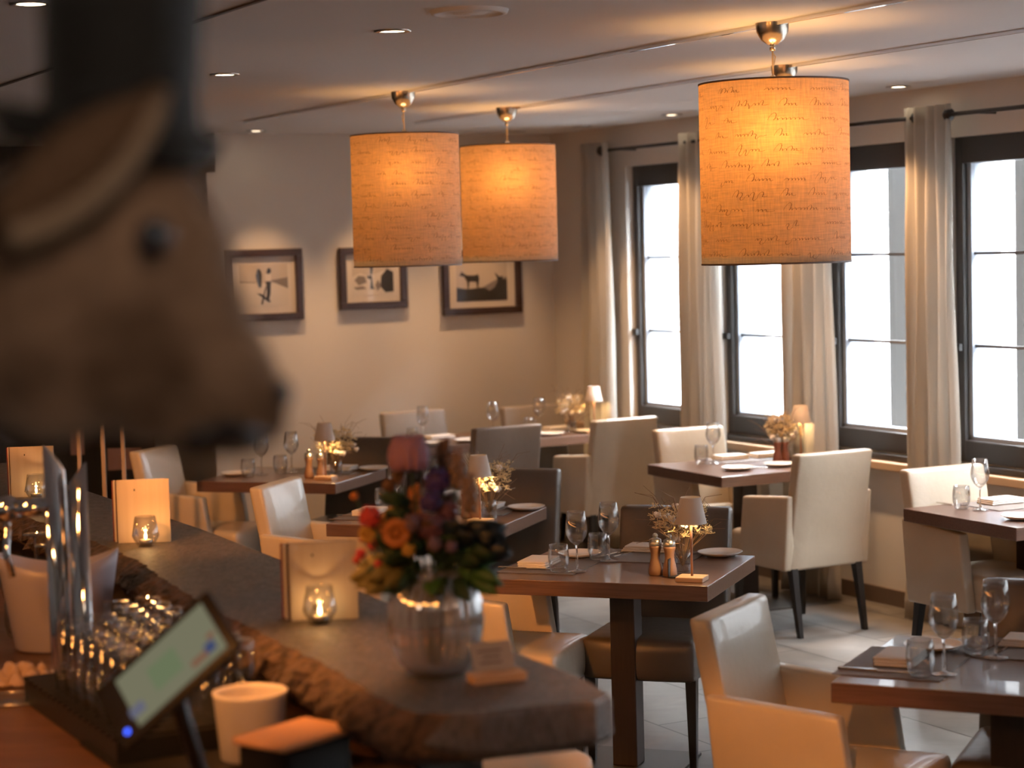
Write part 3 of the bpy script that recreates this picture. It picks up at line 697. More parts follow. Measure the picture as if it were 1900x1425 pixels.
def make_flowers(seed):
    rnd = random.Random(seed); e = empty('dried_flower_arrangement')
    MB().lathe([(0, 0), (.022, 0), (.024, .004), (.024, .05), (.02, .065), (.0185, .065), (.022, .05), (.022, .006), (0, .005)], 20).build('glass_vase', M['glass_thick'], e, smooth=True)
    tw = MB()
    for k in range(46):
        a = rnd.uniform(0, 2*PI); r = rnd.uniform(.03, .12); h = rnd.uniform(.10, .25); b = rnd.uniform(-.5, .5)
        p = [(0, 0, .02), (r*.3*math.cos(a), r*.3*math.sin(a), h*.55), (r*.8*math.cos(a+b*.5), r*.8*math.sin(a+b*.5), h*.9), (r*1.15*math.cos(a+b), r*1.15*math.sin(a+b), h*.85+rnd.uniform(-.02, .05))]
        tw.tube(p, .0010, 4, r2=.0005)
    tw.build('twigs', M['twig'], e)
    d = MB()
    for k in range(120):
        a = rnd.uniform(0, 2*PI); r = .075*math.sqrt(rnd.random()); z = .10+rnd.uniform(0, .09)
        c0 = (r*math.cos(a), r*math.sin(a), z)
        for j in range(6):
            t = rnd.uniform(0, 2*PI); ph = rnd.uniform(-.4, 1.2); L = .014
            d.tube([c0, (c0[0]+L*math.cos(t)*math.cos(ph), c0[1]+L*math.sin(t)*math.cos(ph), c0[2]+L*math.sin(ph))], .0007, 4, r2=.0013)
    d.build('dried_sprigs', M['dryfl'], e)
    for k in range(11):
        a = rnd.uniform(0, 2*PI); r = rnd.uniform(.02, .085); z = rnd.uniform(.08, .19); w = MB()
        for j in range(5):
            t = j*2*PI/5; w.ball((r*math.cos(a)+.007*math.cos(t), r*math.sin(a)+.005*math.sin(t), z+.005*math.sin(t*1.7)), .0072, 8, sc=(1, .8, .9))
        w.build('blossom', M['whitefl'], e, smooth=True)
    return e
PRO = {}
def place(key, maker, p, z, rz, label, cat, group, scale=None):
    if key not in PRO: PRO[key] = o = maker()
    else: o = dup(PRO[key])
    o.location = (p[0], p[1], z); o.rotation_euler = (0, 0, rz); o.scale = scale or (1, 1, 1)
    return tag(o, label, cat, group)
SET = {
 'middle table': dict(a=-20.5, tum=[((.154, 7.34), 'left'), ((.309, 7.593), 'centre')], wine=[((.221, 7.329), 'left'), ((.35, 7.56), 'right and farther')],
    nap=[((.085, 7.50), 'left', 70), ((.507, 7.79), 'back', -20)], plate=[((.243, 7.70), 'back left'), ((.775, 7.63), 'right rear')], knife=[((.035, 7.42), 'left front', -20), ((.39, 7.735), 'back', 55)],
    fork=[((.43, 7.72), 'back', 55), ((.68, 7.66), 'right', 50)], mat=[((.135, 7.50), 'left', 69), ((.50, 7.655), 'back', -20.5)],
    mill=[((.501, 7.224), 'left', 'mill'), ((.549, 7.192), 'right', 'mill')], lamp=(.618, 7.076), flower=(.60, 7.25), card=(.566, 7.165)),
 'lower right table': dict(a=-25.5, tum=[((1.09, 5.428), 'front'), ((1.303, 5.70), 'rear')], wine=[((1.157, 5.44), 'front'), ((1.346, 5.64), 'rear')],
    nap=[((1.075, 5.62), 'left', 65), ((1.49, 5.80), 'right edge', -25)], plate=[((1.20, 5.79), 'rear left')], knife=[((.985, 5.50), 'left edge', -25), ((1.36, 5.76), 'rear', 60)],
    fork=[((1.395, 5.74), 'rear', 60)], mat=[((1.08, 5.60), 'left', 64), ((1.47, 5.74), 'rear', -25.5)]),
 'right edge table': dict(a=26, tum=[((1.946, 8.755), '')], wine=[((2.015, 8.70), '')], nap=[((2.15, 8.90), '', 26)], plate=[((2.12, 8.40), '')], knife=[((1.93, 8.86), 'left', -64)], fork=[((2.17, 8.47), '', 26)], mat=[((2.20, 8.88), '', 26)]),
 'window table': dict(a=26, tum=[((1.006, 10.80), 'left'), ((1.545, 11.0), 'right')], wine=[((1.071, 10.80), 'left'), ((1.50, 10.846), 'right')], nap=[((1.18, 10.99), 'left', 26), ((1.385, 11.06), 'rear', 26)],
    plate=[((1.163, 10.48), 'front'), ((1.40, 10.60), 'right front')], fork=[((1.26, 10.56), 'front', 10)], knife=[((1.29, 10.53), 'front', 10)], mat=[((1.25, 11.0), 'rear', 26)],
    mill=[((1.416, 10.80), 'left', 'mill_red'), ((1.458, 10.82), 'right', 'mill_red')], lamp=(1.55, 10.86), flower=(1.455, 10.90)),
 'table behind the bouquet': dict(a=-19, tum=[((-.605, 9.22), '')], wine=[((-.54, 9.20), 'left'), ((-.38, 9.30), 'right')], nap=[((-.655, 9.09), 'left', 71), ((-.15, 9.20), 'right', -19)],
    plate=[((-.48, 9.28), 'rear left'), ((.05, 9.12), 'right rear')], fork=[((-.04, 9.13), 'right', 50)], knife=[((-.70, 9.02), 'left', -19)], mat=[((-.62, 9.08), 'left', 71), ((-.20, 9.14), 'right', -19)],
    mill=[((-.215, 8.90), 'left', 'mill'), ((-.175, 8.87), 'right', 'mill')], lamp=(-.153, 8.70), flower=(-.115, 8.83)),
 'left rear table': dict(a=-19, tum=[((-1.418, 10.72), 'left'), ((-1.262, 10.86), 'right')], wine=[((-1.36, 10.83), 'left'), ((-1.205, 10.90), 'right')], nap=[((-.957, 10.96), '', -19)],
    plate=[((-.76, 10.93), 'right'), ((-1.50, 10.85), 'left')], fork=[((-.86, 10.94), '', 50)], mat=[((-1.02, 10.94), 'rear', -19)],
    mill=[((-1.085, 10.64), 'left', 'mill'), ((-1.02, 10.61), 'right', 'mill')], lamp=(-.989, 10.545), flower=(-.945, 10.68)),
 'right far table': dict(a=28, tum=[((.102, 12.82), '')], wine=[((-.125, 12.60), 'left'), ((.169, 12.88), 'right')], nap=[((.285, 12.98), '', 28)], plate=[((.237, 12.66), 'front'), ((.47, 12.79), 'right')], fork=[((.33, 12.72), '', 28)]),
 'left far table': dict(a=28, tum=[((-.62, 12.33), '')], wine=[((-.555, 12.42), '')], nap=[((-.465, 12.60), '', 28)], plate=[((-.50, 12.24), 'left'), ((-.28, 12.38), 'right')], fork=[((-.38, 12.33), '', 28)]),
}
def pos(s): return (s+' ') if s else ''
for tn, d in SET.items():
    for p, s, a in d.get('mat', []): place('mat', make_mat, p, TZ, R(a), 'brown placemat on the %sside of the %s' % (pos(s), tn), 'placemat', 'placemats')
    for p, s in d.get('tum', []): place('tum', make_tumbler, p, TZ+.0025, 0, '%sshort water tumbler on the %s' % (pos(s), tn), 'tumbler', 'water tumblers')
    for p, s in d.get('wine', []): place('wine', make_wine, p, TZ+.0025, random.uniform(0, 6), '%sstemmed wine glass on the %s' % (pos(s), tn), 'wine glass', 'wine glasses')
    for p, s, a in d.get('nap', []): place('nap', make_napkin, p, TZ+.003, R(a), 'folded white napkin at the %spart of the %s' % (pos(s), tn), 'napkin', 'folded napkins')
    for p, s in d.get('plate', []): place('plate', make_plate, p, TZ+.0025, 0, '%swhite side plate on the %s' % (pos(s), tn), 'plate', 'side plates')
    for p, s, a in d.get('knife', []): place('knife', make_knife, p, TZ+.003, R(a), 'steel knife lying at the %sside of the %s' % (pos(s), tn), 'knife', 'table knives')
    for p, s, a in d.get('fork', []): place('fork', make_fork, p, TZ+.003, R(a), 'steel fork lying at the %sside of the %s' % (pos(s), tn), 'fork', 'table forks')
    for p, s, k in d.get('mill', []): place(k, lambda k=k: make_mill(k), p, TZ, 0, '%swooden mill of the pair on the %s' % (pos(s), tn), 'mill', 'salt and pepper mills')
    if 'lamp' in d:
        p = d['lamp']; place('lamp', make_lamp, p, TZ, R(d['a']), 'small cone-shaded table lamp on the %s' % tn, 'table lamp', 'cordless table lamps')
        light('table_lamp_bulb', 'POINT', (p[0], p[1], TZ+.225), 5, (1, .62, .25), shadow_soft_size=.012)
    if 'flower' in d:
        p = d['flower']; place('flw%d' % (0 if tn == 'middle table' else 1), lambda: make_flowers(3 if tn == 'middle table' else 5), p, TZ, R(len(tn)*20), scale=(1.4, 1.4, 1.3), label='dried flowers and twigs in a small vase on the %s' % tn, cat='flowers', group='dried flower arrangements')
    if 'card' in d:
        o = MB().box((0, 0, .003), (.055, .04, .004)).box((0, .018, .035), (.055, .003, .066)).build('card_stand', M['black_plastic']); o.location = (*d['card'], TZ); o.rotation_euler = (0, 0, R(70)); tag(o, 'tiny black card stand beside the mills on the middle table', 'card stand')
# lamp and flowers at the window end of the far table
p = W(-10.99, 6.425); place('lamp', make_lamp, p, TZ, 0, 'small lit table lamp on the far table beside the corner curtain', 'table lamp', 'cordless table lamps')
light('table_lamp_bulb', 'POINT', (p.x, p.y, TZ+.225), 5, (1, .62, .25), shadow_soft_size=.012)
p = W(-11.13, 6.34); place('flw1', lambda: make_flowers(5), p, TZ, 1, 'bright dried flowers beside the lamp on the far table', 'flowers', 'dried flower arrangements', (1.3, 1.3, 1.25))

# ------------------------------------------------------------------ bar
ZB_ = 1.10
def noise1(t, s): return .5*math.sin(t*7.1+s)+.3*math.sin(t*17.3+2*s)+.2*math.sin(t*39.7+3*s)
near = [(-3.27, 1.555), (-3.32, 1.50), (-3.46, 1.50), (-3.65, 1.52), (-3.82, 1.535), (-4.1, 1.545), (-4.5, 1.56), (-4.77, 1.58), (-5.1, 1.61), (-5.41, 1.65), (-6.0, 1.66), (-6.8, 1.63), (-7.6, 1.66), (-8.4, 1.64)]
farp = [(-8.4, 2.08), (-7.6, 2.06), (-6.6, 2.06), (-5.96, 2.06), (-4.94, 2.02), (-4.4, 1.99), (-3.84, 1.965), (-3.4, 1.95), (-3.25, 1.925), (-3.215, 1.87), (-3.235, 1.76), (-3.25, 1.65)]
def densify(L, k):
    out = []
    for i in range(len(L)-1):
        for j in range(k): t = j/k; out.append((L[i][0]*(1-t)+L[i+1][0]*t, L[i][1]*(1-t)+L[i+1][1]*t))
    out.append(L[-1]); return out
ring = densify(near, 26) + densify(farp, 5)
cx_, cn_ = -5.8, 1.82
layers = [(0, .008, ZB_-.005), (0, .0, ZB_)]
def ringpts(off_near, off_far, z, jn):
    P = []
    for i, (u, n) in enumerate(ring):
        isnear = i < len(densify(near, 26)); t = u*3
        o = (off_near + jn*noise1(t*2.2, z*40) + jn*.55*random.uniform(-1, 1)) if isnear else (off_far+jn*.25*noise1(t, z*30))
        du = 0
        if u > -3.4 and not isnear: du = -off_far*1.2
        P.append(W(u+du, n+(o if isnear else -o), z+(jn*(.4*noise1(t*3, z*90)+.3*random.uniform(-1, 1)) if (jn and z < ZB_-.01 and isnear) else 0)))
    return P
LAY = [(.10, .02, ZB_-.095, .012), (.06, .008, ZB_-.09, .014), (.0, .0, ZB_-.075, .02), (-.02, 0, ZB_-.05, .022), (.0, .0, ZB_-.025, .020), (.022, .0, ZB_-.010, .012), (.042, .006, ZB_, .006)]
mb = MB(); n_ = len(ring); vs = []; fs = []; mi = []
for a, b, z, j in LAY: vs += ringpts(a, b, z, j)
nn = len(densify(near, 26))
for L in range(len(LAY)-1):
    for i in range(n_):
        i2 = (i+1) % n_; fs.append((L*n_+i, L*n_+i2, (L+1)*n_+i2, (L+1)*n_+i))
mb.add(vs, fs)
mb.mi = [1 if (k % n_) < nn-1 else 0 for k in range(len(fs))]
top = len(LAY)-1
mb.add([], []); mb.f.append(tuple(top*n_+i for i in range(n_))); mb.mi.append(0); mb.f.append(tuple(range(n_))[::-1]); mb.mi.append(0)
e = empty('bar_counter', W(-5.8, 1.85, 0)); tag(e, 'long dark live-edge wooden bar counter slab in the foreground', 'bar counter')
inv = Matrix.Translation(-W(-5.8, 1.85, 0))
mb.build('slab', [M['slab'], M['bark']], e, xf=inv)
Wbox(-8.4, -3.75, 1.70, 1.90, 0, ZB_-.10).build('front_panel', M['wall_dark'], e, xf=inv)
Wbox(-7.9, -3.6, 1.955, 1.985, ZB_-.125, ZB_-.098).build('light_strip', M['dark_steel'], e, xf=inv)
e = empty('back_counter', W(-5, 1.0, 0)); tag(e, 'low oiled wood work counter behind the bar slab', 'counter'); inv = Matrix.Translation(-W(-5, 1.0, 0))
Wbox(-8.3, -2.6, .45, 1.68, .88, .92).build('worktop', M['worktop'], e, xf=inv, bevel=.004)
Wbox(-8.25, -2.65, .5, 1.66, 0, .88).build('cabinet', M['wall_dark'], e, xf=inv)

# ---- booklets and candles
def booklet(p, ang, w, h, mats_, name='menu_booklet', letters=False, scale=1):
    e = empty(name, p, ang)
    a = .035
    MB().box((0, 0, h/2), (.003, .010, h)).build('spine', mats_, e)
    for s, k in ((1, 0), (-1, 1)):
        m = MB(); m.box((w/2, 0, h/2), (w, .0022, h)); o = m.build('cover', mats_, e); o.rotation_euler = (0, 0, s*a*(-1))
        if s == 1: front = o
    m = MB()
    for k in (-.5, 0, .5): m.box((w*.48, k*.006, h/2), (w*.94, .0012, h-.006))
    m.build('pages', M['paper'], e)
    if letters:
        for i, ch in enumerate('LA'):
            c = bpy.data.curves.new('t', 'FONT'); c.body = ch; c.size = .029; c.extrude = .0004; c.offset = .0009
            t = bpy.data.objects.new('t', c); COL.objects.link(t); dg = bpy.context.evaluated_depsgraph_get()
            me = bpy.data.meshes.new_from_object(t.evaluated_get(dg)); COL.objects.unlink(t); bpy.data.objects.remove(t)
            me.materials.clear(); me.materials.append(M['letter'])
            lo = bpy.data.objects.new('lettering', me); COL.objects.link(lo); lo.parent = front; lo.rotation_euler = (PI/2, 0, 0); lo.location = (w*.10+i*.030, -.0018, .020); lo.scale = (.62, 1, 1)
        lo = MB().box((w*.33, -.0016, h*.84), (.004, .0008, .006)).build('lettering', M['letter'], front)
    return e
def menuset(x, y, ang, h, where):
    d = Vector((math.cos(R(ang)), math.sin(R(ang)), 0)); q = Vector((-d.y, d.x, 0)); P = Vector((x, y, ZB_))
    tag(booklet(P+q*.040-d*.020, R(ang+4), .15, h-.006, M['burgundy']), 'burgundy booklet standing behind the cream menu %s' % where, 'booklet', 'booklets on the bar')
    tag(booklet(P+q*.026-d*.013, R(ang+3), .15, h-.003, M['linen']), 'white booklet standing next to the burgundy one %s' % where, 'booklet', 'booklets on the bar')
    tag(booklet(P+q*.012-d*.006, R(ang+1), .15, h-.002, M['plum']), 'dark booklet standing directly behind the cream menu %s' % where, 'booklet', 'booklets on the bar')
    tag(booklet(P-q*.004, R(ang), .152, h, M['paper'], 'menu', True), 'cream menu with LA lettering standing upright %s' % where, 'menu', 'cream menus on the bar')
menuset(-1.175, 5.945, 4, .187, 'on the bar left of the armchairs')
menuset(-.52, 4.61, 8, .180, 'on the bar nearest the flower vase')
menuset(-1.79, 7.16, 3, .180, 'on the bar at the far left')
def make_candle():
    e = empty('candle_glass')
    MB().lathe([(0, 0), (.022, 0), (.026, .004), (.0385, .026), (.040, .032), (.030, .088), (.029, .088), (.0385, .033), (.036, .026), (.024, .008), (0, .007)], 8*4).build('glass_holder', M['glass_thick'], e, smooth=True)
    MB().lathe([(0, .008), (.019, .008), (.019, .020), (.0185, .020), (.0185, .016), (0, .016)], 20).build('tealight_cup', M['tin'], e, smooth=True)
    MB().lathe([(0, .0175), (.0182, .0175)], 20).build('wax', M['wax'], e)
    MB().lathe([(0, .019), (.003, .024), (.0035, .029), (.0015, .037), (0, .042)], 10).build('flame', M['flame'], e, smooth=True)
    return e
for (x, y), lab, s in (((-1.083, 5.90), 'lit tealight in a faceted glass beside the middle menu', 1.0), ((-.452, 4.60), 'lit tealight in a faceted glass beside the menu nearest the vase', 1.0), ((-1.69, 7.13), 'lit tealight in a faceted glass at the far left menu', 1.0)):
    place('candle', make_candle, (x+.0, y-.03), ZB_, 0, lab, 'candle holder', 'tealight glasses on the bar')
    light('tealight_flame', 'POINT', (x, y-.03, ZB_+.05), .24, (1, .5, .15), shadow_soft_size=.006)

# ---- vase and bouquet
VP = Vector((-.165, 3.99, ZB_))
o = MB().lathe([(0, .0), (.045, .0), (.055, .004), (.075, .03), (.090, .07), (.0935, .10), (.090, .135), (.075, .17), (.055, .19), (.052, .197), (.050, .197), (.053, .188), (.072, .168), (.0865, .135), (.090, .10), (.0865, .07), (.071, .032), (.05, .010), (0, .009)], 96, ribs=(26, .045)).build('glass_vase', M['vase_glass'], smooth=True)
o.location = VP; o.scale = (1, 1, 1.08); tag(o, 'round ribbed clear glass vase holding the bouquet on the bar end', 'vase')
K = 4.05/3750   # metres per reference pixel at the vase
BQ = empty('flower_bouquet', VP); tag(BQ, 'colourful bouquet with pink protea and red berries in the glass vase', 'bouquet')
green = mat('dark_green_leaf', (.012, .036, .010), .6); green2 = mat('bright_green_leaf', (.035, .10, .018), .55); olive = mat('olive_autumn_leaf', (.15, .12, .025), .6); navy = mat('blue_black_leaf', (.005, .012, .018), .5)
cols = {'pink': (.26, .13, .19), 'red': (.42, .03, .02), 'orange': (.36, .12, .02), 'yellow': (.38, .21, .03), 'purple': (.04, .02, .12), 'beige': (.20, .14, .11), 'plum': (.10, .035, .05), 'crimson': (.40, .02, .03), 'mauve': (.12, .075, .11), 'brown': (.09, .045, .025)}
CM = {k: mat(k+'_petals', v, .65) for k, v in cols.items()}
def bp(px, py, dy=0): return Vector(((px-802)*K, dy, (1262-py)*K))
stems = MB()
heads = [('protea', 'pink', 762, 852, 40, 0), ('ball', 'purple', 812, 905, 26, .02), ('ball', 'purple', 800, 940, 20, -.02), ('ball', 'red', 690, 962, 21, -.04), ('daisy', 'orange', 738, 990, 30, -.05), ('daisy', 'yellow', 682, 998, 18, .0),
         ('spike', 'beige', 852, 885, 30, .02), ('spike', 'beige', 872, 925, 28, -.02), ('daisy', 'yellow', 728, 975, 24, .05), ('ball', 'crimson', 668, 1035, 10, 0), ('ball', 'crimson', 690, 1020, 12, .02), ('ball', 'crimson', 703, 1048, 8, -.05),
         ('ball', 'crimson', 672, 1010, 9, .03), ('ball', 'red', 658, 1050, 7, .02), ('spike', 'orange', 770, 945, 26, .03), ('ball', 'mauve', 765, 975, 18, -.05), ('ball', 'plum', 800, 985, 26, -.03), ('ball', 'plum', 830, 960, 20, .0), ('ball', 'mauve', 808, 1010, 14, -.08),
         ('spike', 'brown', 740, 885, 24, .05), ('ball', 'brown', 722, 915, 14, .05), ('spike', 'brown', 825, 870, 30, .06), ('ball', 'orange', 660, 928, 8, .0), ('ball', 'mauve', 838, 1015, 12, -.08), ('daisy', 'orange', 705, 985, 14, .03), ('spike', 'plum', 780, 1000, 30, .0), ('ball', 'yellow', 760, 1020, 13, -.07)]
for typ, c, px, py, r, dy in heads:
    p = bp(px, py, dy); rr = r*K; m = MB()
    stems.tube([(p.x*.1, p.y*.1, .02), (p.x*.25, p.y*.3, .16), (p.x*.7, p.y*.8, p.z*.72), p], .0026, 6)
    if typ == 'protea':
        m.ball(p, rr*.75, 16, sc=(1, 1, 1.1))
        for q in range(3):
            for k in range(12):
                t = 2*PI*k/12+q*.26; ro = rr*(.78+.1*q); m.ball((p.x+ro*.75*math.cos(t), p.y+ro*.75*math.sin(t), p.z-.006+.008*(2-q)), rr*.33, 8, sc=(.8, .8, 2.0))
    elif typ == 'daisy':
        m.ball(p, rr*.35, 10)
        for k in range(14):
            t = 2*PI*k/14; L = rr; m.ball((p.x+L*.62*math.cos(t), p.y-.3*L*abs(math.sin(t))-.004, p.z+L*.62*math.sin(t)), L*.36, 8, sc=(.9, .35, .9))
    elif typ == 'spike':
        for k in range(22):
            t = k*2.4; zz = (k/22-.5)*2.2*rr; w = rr*.42*(1-abs(k/22-.4)); m.ball((p.x+w*math.cos(t), p.y+w*math.sin(t), p.z+zz), rr*.24, 6, sc=(1, 1, 1.5))
    else:
        m.ball(p, rr*.85, 14, jit=.06)
        for k in range(18):
            t = k*2.4; ph = math.asin(2*(k+.5)/18-1); m.ball((p.x+rr*.75*math.cos(t)*math.cos(ph), p.y+rr*.75*math.sin(t)*math.cos(ph), p.z+rr*.75*math.sin(ph)), rr*.34, 6)
    o = m.build('flower_head', CM[c], BQ, smooth=True); tag(o, c+' flower head')
stems.build('stems', green, BQ, smooth=True)
def leaf(mb, p, d, L, w):
    d = d.normalized(); s = d.cross(Vector((0, -1, .3))).normalized(); up = s.cross(d); vs = []; fs = []; N_ = 6
    for i in range(N_+1):
        t = i/N_; c = p+d*L*t-Vector((0, 0, 1))*L*.35*t*t; ww = w*math.sin(PI*min(1, t*.92+.06))
        vs += [c-s*ww, c+up*ww*.25, c+s*ww]
    for i in range(N_): a = 3*i; fs += [(a, a+1, a+4, a+3), (a+1, a+2, a+5, a+4)]
    mb.add(vs, fs)
rnd = random.Random(4)
for mt_, nm_, area, cnt, L in ((green, 'dark green leaves', (700, 900, 980, 1090), 46, .075), (green2, 'bright green leaves', (800, 905, 1020, 1085), 18, .07), (olive, 'olive autumn leaves', (655, 745, 1030, 1080), 20, .07), (navy, 'blue-black leaves', (830, 925, 970, 1040), 34, .085), (green, 'dark sprigs', (690, 740, 870, 930), 10, .05), (CM['brown'], 'brown leaves', (750, 860, 890, 1020), 14, .055)):
    m = MB()
    for k in range(cnt):
        px = rnd.uniform(area[0], area[1]); py = rnd.uniform(area[2], area[3]); p = bp(px, py, rnd.uniform(-.07, .07)); c0 = Vector((0, 0, .19))
        d = (p-c0); d = d if d.length > .02 else Vector((rnd.uniform(-1, 1), rnd.uniform(-1, 1), .3)); leaf(m, c0+(p-c0)*.65, d, L, L*.27)
    o = m.build('leaves', mt_, BQ, smooth=True); so = o.modifiers.new('s', 'SOLIDIFY'); so.thickness = .0008; tag(o, nm_)

# ---- card on a wooden block
e = empty('card_holder', (-.045, 3.91, ZB_), R(20)); tag(e, 'white card leaning in a small wooden block beside the vase', 'card holder')
MB().box((0, 0, .009), (.11, .05, .018)).build('block', M['lampwood'], e, bevel=.002)
c_ = MB().box((0, 0, .037), (.085, .0015, .06)); o = c_.build('card', mat('grey_card', (.34, .32, .32), .6), e); o.location = (0, .005, .012); o.rotation_euler = (R(-28), 0, 0)
m = MB()
for k, (x0, w_) in enumerate(((-.03, .05), (-.02, .035), (-.028, .045))): m.box((x0+w_/2, -.0012, .048-.012*k), (w_, .0006, .003))
m.build('print', M['letter'], o)

# ---- tablet terminal
BLc = Vector((-.727, 3.33, 1.208)); Lv = Vector((.194, 0, .168)); Sv = Vector((.096, -.09, -.045))
xa = Lv.normalized(); ya = -(Sv - Sv.dot(xa)*xa).normalized(); za = xa.cross(ya)
if za.y > 0: za = -za; 
ya = za.cross(xa)
cen = BLc+Lv/2+Sv/2
e = bpy.data.objects.new('tablet_terminal', None); COL.objects.link(e); e.matrix_world = Matrix(((xa.x, ya.x, za.x, cen.x), (xa.y, ya.y, za.y, cen.y), (xa.z, ya.z, za.z, cen.z), (0, 0, 0, 1)))
tag(e, 'tilted black tablet order terminal with pale lit screen', 'tablet')
MB().soft((0, 0, -.007), (.130, .070, .007), .006, m=2).build('body', M['black_plastic'], e, smooth=True)
scr = MB().box((.012, 0, .0004), (.195, .108, .0008)).build('screen', emis('pale_screen', (.17, .165, .105), 1.0), e)
for (x, y, w_, h_), c in (((.085, -.03, .02, .02), (.10, .13, .30)), ((.06, -.035, .035, .014), (.42, .20, .12)), ((.095, -.012, .015, .01), (.42, .20, .12)), ((.0, 0, .06, .05), (.30, .37, .20)), ((-.075, -.025, .03, .02), (.27, .27, .38))):
    MB().box((x, y, .0012), (w_, h_, .0006)).build('screen_tile', emis('tile_light', c, .45), scr)
MB().ball((-.108, -.045, .001), .005, 10, sc=(1, 1, .4)).build('indicator_light', emis('blue_led', (.05, .12, 1), 3), e, smooth=True)
iw = e.matrix_world.inverted()
st = MB().tube([iw @ (cen-za*.012), iw @ (cen+Vector((.02, .07, -.12))), iw @ Vector((-.52, 3.42, .935))], .014, 12)
st.build('stand_arm', M['black_metal'], e, smooth=True)
MB().tube([iw @ Vector((-.52, 3.42, .921)), iw @ Vector((-.52, 3.42, .94))], .08, 28).build('stand_foot', M['black_metal'], e, smooth=True)

# ---- other things on the work counter
WZ = .921
e = empty('ceramic_cup', (-.545, 4.03, WZ)); tag(e, 'wide cream ceramic pot beside the tablet', 'pot')
MB().lathe([(0, 0), (.058, 0), (.062, .004), (.074, .135), (.076, .145), (.071, .146), (.068, .135), (.057, .02), (0, .018)], 40).build('pot', M['white_paint'], e, smooth=True)
MB().lathe([(0, .118), (.0655, .118)], 32).build('candle_wax', mat('cream_wax', (.7, .55, .42), .5), e)
e = empty('receipt_printer', (-.43, 3.79, WZ), R(-38)); e.scale = (1.1, 1.08, 1.0); tag(e, 'black receipt printer box with orange-lit tan lid', 'printer')
MB().box((0, 0, .052), (.115, .165, .104)).build('body', M['black_plastic'], e, bevel=.006)
MB().soft((0, 0, .111), (.064, .092, .008), .006, m=2).build('lid', mat('tan_lid', (.62, .34, .18), .6), e, smooth=True)
# champagne bowl, oval
e = empty('ice_bucket', W(-5.22, 1.41, WZ), R(5)); tag(e, 'large oval white ice bucket standing behind the chrome beer tap', 'ice bucket'); e.scale = (1.36, .85, 1.22)
def bucket():
    prof = [(0, 0), (.082, 0), (.088, .006), (.112, .15), (.1165, .178), (.113, .178), (.108, .15), (.084, .012), (0, .01)]
    m = MB(); n = 48
    vs = []; fs = []
    for r, z in prof:
        for k in range(n):
            a = 2*PI*k/n; vs.append((r*math.cos(a), r*math.sin(a), z + (z/.178)*.035*math.cos(a)**2*(1 if z > .1 else .4)))
    for i in range(len(prof)-1):
        for k in range(n): k2 = (k+1) % n; fs.append((i*n+k, i*n+k2, (i+1)*n+k2, (i+1)*n+k))
    return m.add(vs, fs)
bucket().build('bowl', mat('white_plastic', (.52, .47, .52), .35), e, smooth=True)
# beer tap
TP = Vector((-1.03, 4.60, WZ)); e = empty('beer_tap', TP); tag(e, 'tall chrome beer tap column rising behind the bar', 'beer tap')
MB().lathe([(0, .0), (.03, .0), (.03, .015), (.02, .02), (.02, .05)], 24).build('foot', M['chrome'], e, smooth=True)
for dx, r, z0, z1, tl in ((-.022, .024, .05, .57, .03), (.028, .023, .0, .53, -.03)):
    m = MB(); n = 24; vs = []
    for z in (z0+.0, z0+.05, z1):
        for k in range(n):
            a = 2*PI*k/n; rr = r*(.55 if (z == z0 and dx < 0) else 1); vs.append((dx+rr*math.cos(a), rr*math.sin(a), z+(-tl*math.cos(a)*1.0 if z == z1 else 0)))
    m.add(vs, [(i*n+k, i*n+(k+1) % n, (i+1)*n+(k+1) % n, (i+1)*n+k) for i in range(2) for k in range(n)]+[tuple(2*n+k for k in range(n))])
    m.build('column', M['chrome'], e, smooth=True)
m = MB().tube([(-.03, 0, .46), (-.13, .01, .455)], .022, 20); m.ball((-.135, .01, .455), .032, 18); m.tube([(-.135, .01, .44), (-.14, .0, .36), (-.125, -.01, .30)], .008, 10)
m.build('spout', M['chrome'], e, smooth=True)
# glasses upside down
def make_highball(): return MB().lathe([(.031, 0), (.0345, .0), (.0325, .15), (.030, .158), (0, .158), (0, .144), (.0285, .14), (.0325, .004)], 20).build('highball_glass', M['thin'], smooth=True)
e = empty('glass_rack', W(-4.27, 1.33, WZ), AU); tag(e, 'dark slatted glass rack holding the upturned glasses', 'rack')
m = MB().box((0, 0, .028), (.72, .34, .056))
for i in range(18): m.box((-.34+.04*i, 0, .059), (.02, .35, .008))
m.build('rack', M['black_metal'], e)
for i in range(9):
    for j in range(4):
        u, n = -4.58+.0765*i, 1.215+.077*j
        p = W(u, n)
        if (p-Vector((-1.03, 4.60, 0))).length < .09: continue
        place('highball', make_highball, p, WZ+.063, random.uniform(0, 6), '%s upturned glass in the %s row on the dark rack' % (['first', 'second', 'third', 'fourth', 'fifth', 'sixth', 'seventh', 'eighth', 'last'][8-i], ['nearest', 'second', 'third', 'slab side'][j].replace('row ', '')), 'glass', 'upturned glasses on the work counter')
M2 = [(-1.41, 5.88), (-1.32, 5.64)]
for i, (x, y) in enumerate(M2):
    o = dup(PRO['wine'], label=['upturned wine glass at the far left of the work counter', 'upturned wine glass behind the white ice bucket'][i], group='upturned wine glasses')
    o.rotation_euler = (PI, 0, 0); o.location = (x, y, WZ+.2225)
for i, (x, y, l) in enumerate(((-1.50, 5.98, 'left'), (-1.56, 6.22, 'rear'), (-1.36, 5.45, 'front'))):
    place('tum2', lambda: make_tumbler(), (x, y), WZ, 0, '%s short tumbler beside the upturned wine glasses' % l, 'tumbler', 'tumblers at the left of the work counter')
